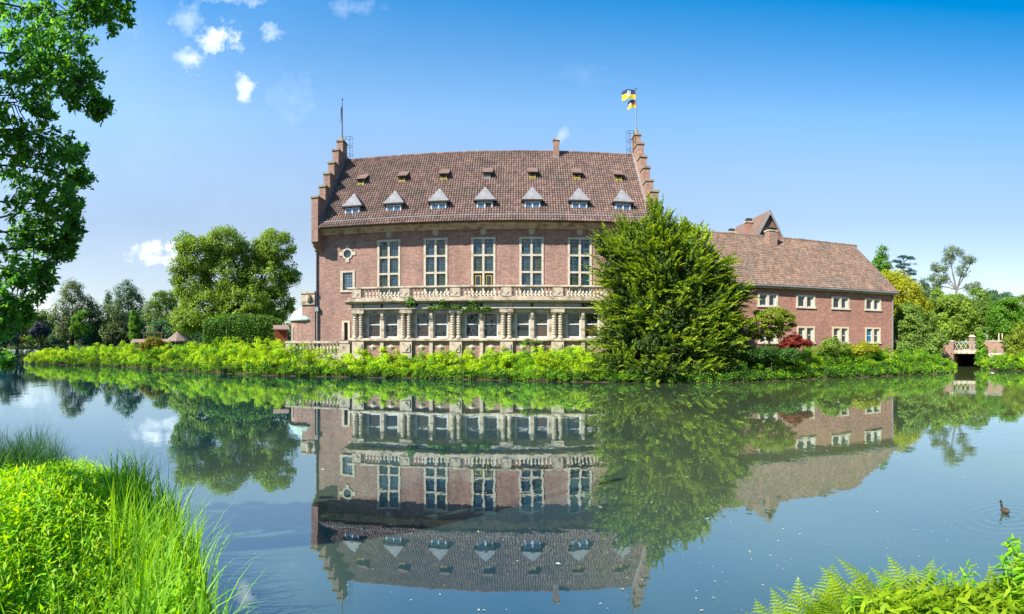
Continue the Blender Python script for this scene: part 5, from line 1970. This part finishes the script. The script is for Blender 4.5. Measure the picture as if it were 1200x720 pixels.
# ------------------------------------------------------------------ near tree at the edge of the view
def near_oak():
    d0 = 8.2
    b = np.array([-7.9, 2.6, 0.9])
    r = thing('broadleaf_tree', 'near broadleaf tree whose leafy boughs hang over the lake', 'tree', tuple(b))
    lobes = [(60, 18, 90, 40), (122, 12, 36, 24), (60, 70, 60, 36), (95, 100, 28, 28), (116, 128, 12, 10), (20, 120, 60, 46), (40, 185, 56, 40), (84, 178, 18, 14), (92, 208, 16, 12),
             (50, 240, 46, 38), (82, 240, 14, 22), (84, 270, 12, 18), (38, 290, 44, 34), (74, 292, 16, 16), (20, 335, 38, 32), (50, 325, 14, 18), (4, 372, 22, 26), (30, 368, 8, 14), (-22, 420, 26, 26), (8, 425, 7, 12),
             (-60, 60, 70, 70), (-60, 180, 60, 60), (-60, 290, 50, 60), (-70, 380, 40, 50)]
    cents, lc = [], []
    for (x, y, rx, ry) in lobes:
        dd = d0 + rng.uniform(-.6, .9)
        m = dd / R
        c = at(x, dd, zat(y, dd))
        a, h = rx * m, ry * m
        n = int(16 + 112 * a * h + 31 * (a + h))
        q = c + ball(n) * np.array([a, min(a, .8), h])
        cents.append(q)
        lc.append((c, a, h, q))
    Q = np.concatenate(cents)
    parts = []
    n = len(Q)
    per = 21
    idx = np.repeat(np.arange(n), per)
    # rosettes of leaves at twig ends
    tw = unit(rng.normal(size=(n, 3)) * np.array([1, 1, .6]) + np.array([.5, .1, -.15]))
    T = unit(tw[idx] * .5 + rng.normal(size=(len(idx), 3)) * .75)
    P = Q[idx] + tw[idx] * rng.uniform(-.13, .06, (len(idx), 1)) + T * .06
    Nn = np.array([-.3, -.3, .8]) + rng.normal(size=P.shape) * .6
    s_ = rng.uniform(.7, 1.25, len(idx))
    V, F = leaf_geo(P - b, Nn, .092 * s_, .050 * s_, .18, T)
    link(bpy.data.objects.new('crown', mesh_np('crown', V, F, L_OAK)), r)
    mb = MB()
    tp = np.array([-.1, .15, 6.0])
    limb(mb, (0, 0, -.5), tp, .34, .2, 0, 9)
    limb(mb, tp, (.4, .6, 9.5), .2, .06, 0, 7)
    for c, a, h, q in lc:
        e = c - b
        st = np.array([0, .1, max(1.5, min(8.5, e[2] - .3 - .25 * np.linalg.norm(e[:2])))])
        limb(mb, st, e, .032, .010, .3, 5, 8)
        for i in rng.choice(len(q), min(len(q), 14), replace=False):
            limb(mb, e + rng.normal(size=3) * .1, q[i] - b, .012, .004, .08, 3, 3)
    mb.build('trunk', BARK, r, smooth=True)


near_oak()


# ------------------------------------------------------------------ near bank: herbs, grass, reeds, ferns
def blades(base, ht, wd, lean, bend, seg=4):
    """tapering curved blades: (verts, quads)"""
    n = len(base)
    lean = unit(lean * np.array([1, 1, 0]))
    side = np.stack([-lean[:, 1], lean[:, 0], np.zeros(n)], 1)
    tw = rng.uniform(-.9, .9, (n, 1))
    side = unit(side * np.cos(tw) + lean * np.sin(tw))
    V = np.empty((n, (seg + 1) * 2, 3))
    ht, wd, bend = [np.broadcast_to(x, (n,))[:, None] for x in (ht, wd, bend)]
    for i in range(seg + 1):
        t = i / seg
        up = np.array([0, 0, 1.0]) * ht * (t - .35 * bend * t ** 3)
        p = base + up + lean * ht * bend * t ** 2 * .8
        w = wd * (1 - t) ** .7 * (.55 + .9 * min(t * 3, .5)) + .0008
        V[:, 2 * i] = p - side * w * .5
        V[:, 2 * i + 1] = p + side * w * .5
    F = np.array([(2 * i, 2 * i + 1, 2 * i + 3, 2 * i + 2) for i in range(seg)])
    F = (np.arange(n)[:, None, None] * (seg + 1) * 2 + F[None]).reshape(-1, 4)
    return V.reshape(-1, 3), F


def in_bank(n, px0, px1, d0, d1, inner=0.0):
    out = []
    tot = 0
    while tot < n:
        px = rng.uniform(px0, px1, n * 2)
        d = np.sqrt(rng.uniform(d0 * d0, d1 * d1, n * 2))
        t = (px - 600) / R
        P = np.stack([d * np.sin(t), d * np.cos(t)], 1)
        k = sdist(P, CAMBANK) > inner
        out.append(P[k])
        tot += k.sum()
    P = np.concatenate(out)[:n]
    return np.concatenate([P, ground_h(P)[:, None]], 1)


def near_bank():
    # leafy herbs: stems with narrow leaves all round
    st = in_bank(7400, -160, 275, 1.7, 9.4, .12)
    dd = np.hypot(st[:, 0], st[:, 1])
    ht = rng.uniform(.42, .74, len(st)) * np.where(dd > 7.5, .75, 1.0)
    ht *= .85 + .25 * np.sin(st[:, 0] * 2.1 + st[:, 1] * 1.3)
    k = 18
    idx = np.repeat(np.arange(len(st)), k)
    t = np.tile(np.linspace(.25, 1.0, k), len(st))
    a = np.tile(np.arange(k) * 2.4, len(st)) + rng.uniform(0, 6.28, len(st))[idx]
    leanv = rng.normal(size=(len(st), 3)) * .12 + np.array([.05, 0, 0])
    leanv[:, 2] = 0
    ax = st[idx] + np.array([0, 0, 1.0]) * (ht[idx] * t)[:, None] + leanv[idx] * (t ** 2 * ht[idx])[:, None]
    T = np.stack([np.cos(a), np.sin(a), rng.uniform(-.1, .9, len(a)) * (.3 + t)], 1)
    T = unit(T)
    ln = rng.uniform(.085, .16, len(a)) * (1.15 - .4 * t)
    Nn = np.array([-.35, -.2, 1.0]) - T * T[:, 2:3] + rng.normal(size=T.shape) * .3
    V, F = leaf_geo(ax + T * ln[:, None] * .5, Nn, ln, ln * .24, .15, T)
    o = bpy.data.objects.new('meadow_herbs', mesh_np('meadow_herbs', V, F, L_HERB))
    link(o, kind='stuff', label='bright leafy herbs covering the near bank')
    # grasses between them
    b = in_bank(6500, -170, 290, 1.7, 9.6, .02)
    V, F = blades(b, rng.uniform(.3, .78, len(b)), rng.uniform(.006, .012, len(b)), rng.normal(size=(len(b), 3)), rng.uniform(.1, .9, len(b)))
    o = bpy.data.objects.new('bank_grass', mesh_np('bank_grass', V, F, L_GRASS))
    link(o, kind='stuff', label='tall green grass between the herbs of the near bank')
    # dark sedge along the far edge of the bank, the oak's shade put into its colour
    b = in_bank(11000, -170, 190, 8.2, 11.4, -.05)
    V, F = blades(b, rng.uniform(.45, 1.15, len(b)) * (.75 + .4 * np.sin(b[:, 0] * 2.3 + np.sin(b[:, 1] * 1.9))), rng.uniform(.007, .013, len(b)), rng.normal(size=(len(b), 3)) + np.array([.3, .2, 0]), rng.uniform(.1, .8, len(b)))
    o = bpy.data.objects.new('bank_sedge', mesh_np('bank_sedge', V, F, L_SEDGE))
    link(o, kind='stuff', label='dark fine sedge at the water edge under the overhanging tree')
    # reeds on the corner of the bank
    b = in_bank(1500, 130, 285, 3.0, 8.8, -.12)
    b = np.concatenate([b[sdist(b[:, :2], CAMBANK) < rng.uniform(.3, 2.2, len(b))], in_bank(260, -100, 240, 2.6, 8.5, .1)])
    V, F = blades(b, rng.uniform(.4, 1.15, len(b)), rng.uniform(.014, .034, len(b)), rng.normal(size=(len(b), 3)) + np.array([.15, 0, 0]), rng.uniform(.05, .75, len(b)), 5)
    o = bpy.data.objects.new('bank_reeds', mesh_np('bank_reeds', V, F, L_GRASS))
    link(o, kind='stuff', label='broad upright reeds on the corner of the near bank')


near_bank()


def fern_mesh(seed, length, npair=21):
    """one arching frond with toothed pinnae"""
    g = np.random.default_rng(seed)
    V, F = [], []
    bend = g.uniform(.5, .95)

    def rach(t):
        return np.array([0, length * t * (.35 + .65 * bend * t * .8), length * (t * 1.0 - .55 * bend * t ** 2.2)])
    for i in range(npair):
        t = .14 + .86 * i / npair
        p = rach(t)
        tan = unit(rach(min(t + .02, 1.02)) - rach(t - .02))
        w = length * .25 * math.sin(math.pi * min(1, (t - .05) * .95 + .12)) ** .8 * (1.02 - t) ** .35
        for s in (-1, 1):
            dirv = unit(np.array([s, 0, 0]) + tan * .42 + np.array([0, 0, -.10]))
            nrm = unit(np.cross(dirv, tan)) * s
            # pinna: row of small lobes on both sides of its midrib
            kk = 6
            for q in range(kk):
                a = (q + .3) / kk
                c = p + dirv * w * a - np.array([0, 0, .12]) * w * a * a
                lw = length * .0155 * (1 - a) ** .6 + .0015
                for s2 in (-1, 1):
                    e = unit(tan * s2 + dirv * .5) * lw
                    b0 = c - dirv * w / kk * .46
                    b1 = c + dirv * w / kk * .46
                    k = len(V)
                    V += [b0, b1, b1 + e * .8 - nrm * .001, b0 + e * .95]
                    F.append((k, k + 1, k + 2, k + 3))
    for i in range(9):
        a, b_ = rach(i / 9), rach((i + 1) / 9)
        k = len(V)
        w = .004 * (1 - i / 10)
        V += [a - [w, 0, 0], a + [w, 0, 0], b_ + [w, 0, 0], b_ - [w, 0, 0]]
        F.append((k, k + 1, k + 2, k + 3))
    return np.array(V), np.array(F)


FROND = [mesh_np('frond', *fern_mesh(i, 1.0), L_FERN) for i in range(5)]


def fern(px, d, ht, label, n=9, seed=0, face=None):
    g = random.Random(seed)
    p = at(px, d)
    z = float(ground_h(p[None])[0])
    r = thing('fern', label, 'fern', (p[0], p[1], z), 0, 'ferns along the near bank')
    for i in range(n):
        o = inst('frond', FROND[(i + seed) % 5], r, (g.uniform(-.04, .04), g.uniform(-.04, .04), 0))
        o.rotation_euler = (g.uniform(-.15, .2), 0, 2 * math.pi * (i + g.uniform(-.3, .3)) / n)
        q = ht * g.uniform(.8, 1.15)
        o.scale = (q, q, q)


for i, (px, d, h, lb) in enumerate([
        (872, 3.5, .95, 'fern at the open end of the bank, beside the water'),
        (896, 3.35, .86, 'low fern squeezed between the outermost fern and the tall one'), (912, 3.45, 1.12, 'tall fern with the highest upright frond, near the open end'),
        (942, 3.5, 1.0, 'broad fern between the tall fern and the drooping one'), (974, 3.45, .98, 'drooping fern in the middle of the bank growth'),
        (1010, 3.5, .95, 'low yellow green fern behind the drooping one'), (1046, 3.5, 1.1, 'dark pointed fern beside the narrow leaved herbs'),
        (1074, 3.4, 1.0, 'fern half covered by the narrow leaved herbs'), (1176, 4.1, 1.2, 'dark fern standing highest at the water behind the leafy herbs')]):
    fern(px, d, h * .62, lb, 11, i)


def herb(name, px, d, ht, label, mat, nst=7, seed=0, ll=.12, ratio=.2, spread=.12):
    """upright stems with narrow leaves set round them"""
    g = np.random.default_rng(seed)
    p = at(px, d + .3)
    ht *= .42
    z = float(ground_h(p[None])[0])
    r = thing(name, label, 'plant', (p[0], p[1], z), 0, 'leafy plants along the near bank')
    for _ in range(nst):
        C, T, Ln = [], [], []
        b0 = np.array([g.normal() * spread, g.normal() * spread, 0])
        tip = b0 + np.array([g.normal() * .08, g.normal() * .08, ht * g.uniform(.75, 1.1)])
        so = MB().tube([tuple(b0), tuple((b0 + tip) / 2 + g.normal(size=3) * .01), tuple(tip)], [.006, .005, .002], 5).build('stem', mat, r)
        k = 26
        for i in range(k):
            t = .2 + .8 * i / k
            a = i * 2.4 + g.uniform(-.3, .3)
            v = np.array([math.cos(a), math.sin(a), .15 + 1.1 * t ** 2])
            v /= np.linalg.norm(v)
            L_ = ll * g.uniform(.75, 1.2) * (1.1 - .45 * t ** 3)
            C.append(b0 * (1 - t) + tip * t + v * L_ * .5)
            T.append(v)
            Ln.append(L_)
        C, T, Ln = np.array(C), np.array(T), np.array(Ln)
        Nn = np.array([0, 0, 1.0]) + g.normal(size=C.shape) * .25
        V, F = leaf_geo(C, Nn, Ln, Ln * ratio, .2, T)
        link(bpy.data.objects.new('leaf', mesh_np('leaf', V, F, mat)), so)


herb('leafy_herb', 1092, 3.0, .62, 'narrow leaved bright herb beside the pointed fern', L_HERB, 8, 1)
herb('leafy_herb', 1112, 3.15, .62, 'narrow leaved herb with the broadest clump of stems', L_FERN, 10, 2)
herb('leafy_herb', 1142, 3.1, .82, 'tall narrow leaved herb standing before the dark fern', L_HERB, 9, 3)
herb('leafy_herb', 1166, 2.9, .52, 'low bright herb at the foot of the dark fern', L_FERN, 9, 4)
herb('leafy_herb', 1200, 2.9, .84, 'tall large leaved herb at the edge of the view', L_HERB, 8, 5, .14, .24)
herb('leafy_herb', 1222, 3.2, .95, 'tallest large leaved herb, partly outside the view', L_HERB, 8, 6, .15, .24)
herb('leafy_herb', 1128, 2.75, .42, 'low mixed herb between two clumps of narrow leaves', L_FERN, 9, 7)
herb('leafy_herb', 252, 4.0, .62, 'slim upright plant with dark leaves at the water edge of the reeds', L_SEDGE, 4, 8, .10, .25, .05)


def near_cover():
    # low growth that fills the bank under the ferns
    b = in_bank(6200, 862, 1330, 2.3, 4.4, .02)
    V1 = leaf_geo(b + np.array([0, 0, 1]) * rng.uniform(.04, .26, (len(b), 1)), np.array([0, 0, 1.0]) + rng.normal(size=b.shape) * .6, rng.uniform(.05, .12, len(b)), .03, .15)
    o = bpy.data.objects.new('bank_weeds', mesh_np('bank_weeds', *V1, L_FERN))
    link(o, kind='stuff', label='low weeds filling the near bank under the ferns')
    for px, d, n, lb in ((312, 3.15, 9, 'few bright grass tips rising from the water edge'), (356, 3.05, 7, 'small grass tuft standing alone at the bottom edge')):
        p = at(px, d)
        r = thing('grass_tuft', lb, 'grass', (p[0], p[1], 0), 0, 'grass tufts at the bottom edge')
        bb = rng.normal(size=(n, 3)) * np.array([.03, .03, 0])
        V, F = blades(bb, rng.uniform(.9, 1.16, n), .014, rng.normal(size=(n, 3)) + np.array([.5, 0, 0]), rng.uniform(.0, .3, n))
        link(bpy.data.objects.new('blade', mesh_np('blade', V, F, L_FERN)), r)


near_cover()


# ------------------------------------------------------------------ duck and floating petals
def duck():
    r = thing('duck', 'small dark duck swimming away on the open water', 'duck', tuple(DUCK), 1.25)
    r.scale = (.62, .62, .62)
    prof = [(-.17, .045, .012), (-.15, .055, .03), (-.10, .052, .062), (-.03, .05, .08), (.05, .05, .082), (.11, .055, .068), (.15, .07, .045), (.165, .10, .035),
            (.172, .14, .028), (.178, .18, .025), (.188, .212, .031), (.208, .232, .034), (.232, .228, .028), (.25, .22, .014)]
    V, F = [], []
    n = 12
    for i, (x, z, rad) in enumerate(prof):
        neck = min(1, max(0, (i - 6) / 3))
        tx = 1 - neck
        if i >= 11:
            tx = 1
        for k in range(n):
            a = 2 * math.pi * k / n
            if tx > .5:
                V.append((x, rad * math.cos(a), z + rad * .85 * math.sin(a)))
            else:
                V.append((x + rad * math.sin(a), rad * math.cos(a), z))
    m = len(prof)
    for i in range(m - 1):
        for k in range(n):
            F.append((i * n + k, i * n + (k + 1) % n, (i + 1) * n + (k + 1) % n, (i + 1) * n + k))
    V = np.array(V)
    mi = [1 if i >= 7 else 0 for i in range(m - 1) for k in range(n)]
    BODY = rough_mat('brown duck plumage', (.045, .028, .02), (.12, .075, .05), 30, .8, .2)
    HEAD = plain('dark duck head', (.008, .012, .018), .45)
    o = bpy.data.objects.new('body', mesh_np('body', V, np.array(F), [BODY, HEAD], True, mi))
    link(o, r)
    mb = MB()
    mb.add([(.245, -.014, .222), (.245, .014, .222), (.30, .012, .206), (.30, -.012, .206), (.245, -.012, .205), (.245, .012, .205), (.295, .008, .2), (.295, -.008, .2)],
           [(0, 1, 2, 3), (4, 7, 6, 5), (0, 3, 7, 4), (1, 5, 6, 2), (3, 2, 6, 7)])
    mb.build('bill', plain('duck bill', (.30, .22, .04), .5), r)
    for s in (-1, 1):
        w = MB()
        w.lathe([(0, 0), (.02, .01), (.03, .05), (.024, .12), (.008, .2), (0, .22)], 0, 0, 8)
        wo = w.build('wing', BODY, r, (.09, s * .066, .075), smooth=True)
        wo.rotation_euler = (0, -math.pi / 2 - .05, s * .1)
        MB().lathe([(0, -.005), (.006, -.003), (.006, .003), (0, .005)], 0, 0, 6).build('eye', plain('duck eye', (.3, .2, .05), .2), r, (.222, s * .031, .238))
    t = MB()
    t.add([(-.15, -.03, .06), (-.15, .03, .06), (-.23, .012, .085), (-.23, -.012, .085), (-.15, 0, .03)], [(0, 1, 2, 3), (0, 3, 4), (3, 2, 4), (2, 1, 4)])
    t.build('tail', BODY, r)


duck()


def petals():
    n = 700
    px = rng.uniform(280, 1200, n)
    px = np.where(rng.random(n) < .55, rng.uniform(700, 1200, n), px)
    d = 5.4 + 13 * rng.random(n) ** 1.3
    t = (px - 600) / R
    P = np.stack([d * np.sin(t), d * np.cos(t), np.full(n, .006)], 1)
    P = P[sdist(P[:, :2], CAMBANK) < -.3]
    n = len(P)
    s_ = rng.lognormal(0, .45, n)
    V, F = leaf_geo(P, np.array([0, 0, 1.0]) + rng.normal(size=P.shape) * .08, .020 * s_, .012 * s_, .06)
    link(bpy.data.objects.new('floating_petals', mesh_np('floating_petals', V, F, leaf_mat('floating petal', (.25, .22, .12), (.55, .53, .44), (.75, .73, .66), .1))), kind='stuff', label='pale petals and bits drifting on the open water')


petals()


# ------------------------------------------------------------------ grasses and dead stalks along the island's waterline
def shore_grass():
    n = 9000
    px = rng.uniform(30, 1117, n)
    grid = np.linspace(30, 1117, 240)
    ds = np.arange(30, 80, .2)
    wl = []
    for g in grid:
        P = np.stack([ds * math.sin(ang(g)), ds * math.cos(ang(g))], 1)
        wl.append(ds[np.argmax(sdist(P, ISLAND) > 0)])
    d = np.interp(px, grid, wl) + rng.uniform(-.25, 3.2, n) * (rng.random(n) ** .6)
    t = (px - 600) / R
    P = np.stack([d * np.sin(t), d * np.cos(t)], 1)
    z = np.maximum(ground_h(P), 0)
    lush = .7 + .5 * np.sin(px * .09 + 2 * np.sin(px * .023)) * np.cos(px * .21)
    ht = rng.uniform(.35, 1.15, n) * lush * np.where(px > 740, .8, 1.0)
    V, F = blades(np.concatenate([P, z[:, None]], 1), ht, rng.uniform(.02, .045, n), rng.normal(size=(n, 3)), rng.uniform(.1, .8, n), 3)
    mi = np.repeat(np.where(rng.random(n) < .12, 1, 0), 3)
    dry = leaf_mat('dry stalk', (.16, .13, .06), (.26, .21, .10), (.36, .30, .15), .2)
    link(bpy.data.objects.new('shore_grass', mesh_np('shore_grass', V, F, [L_BANK2, dry], mi=mi)), kind='stuff', label='rank grass and dry stalks along the island waterline')


shore_grass()
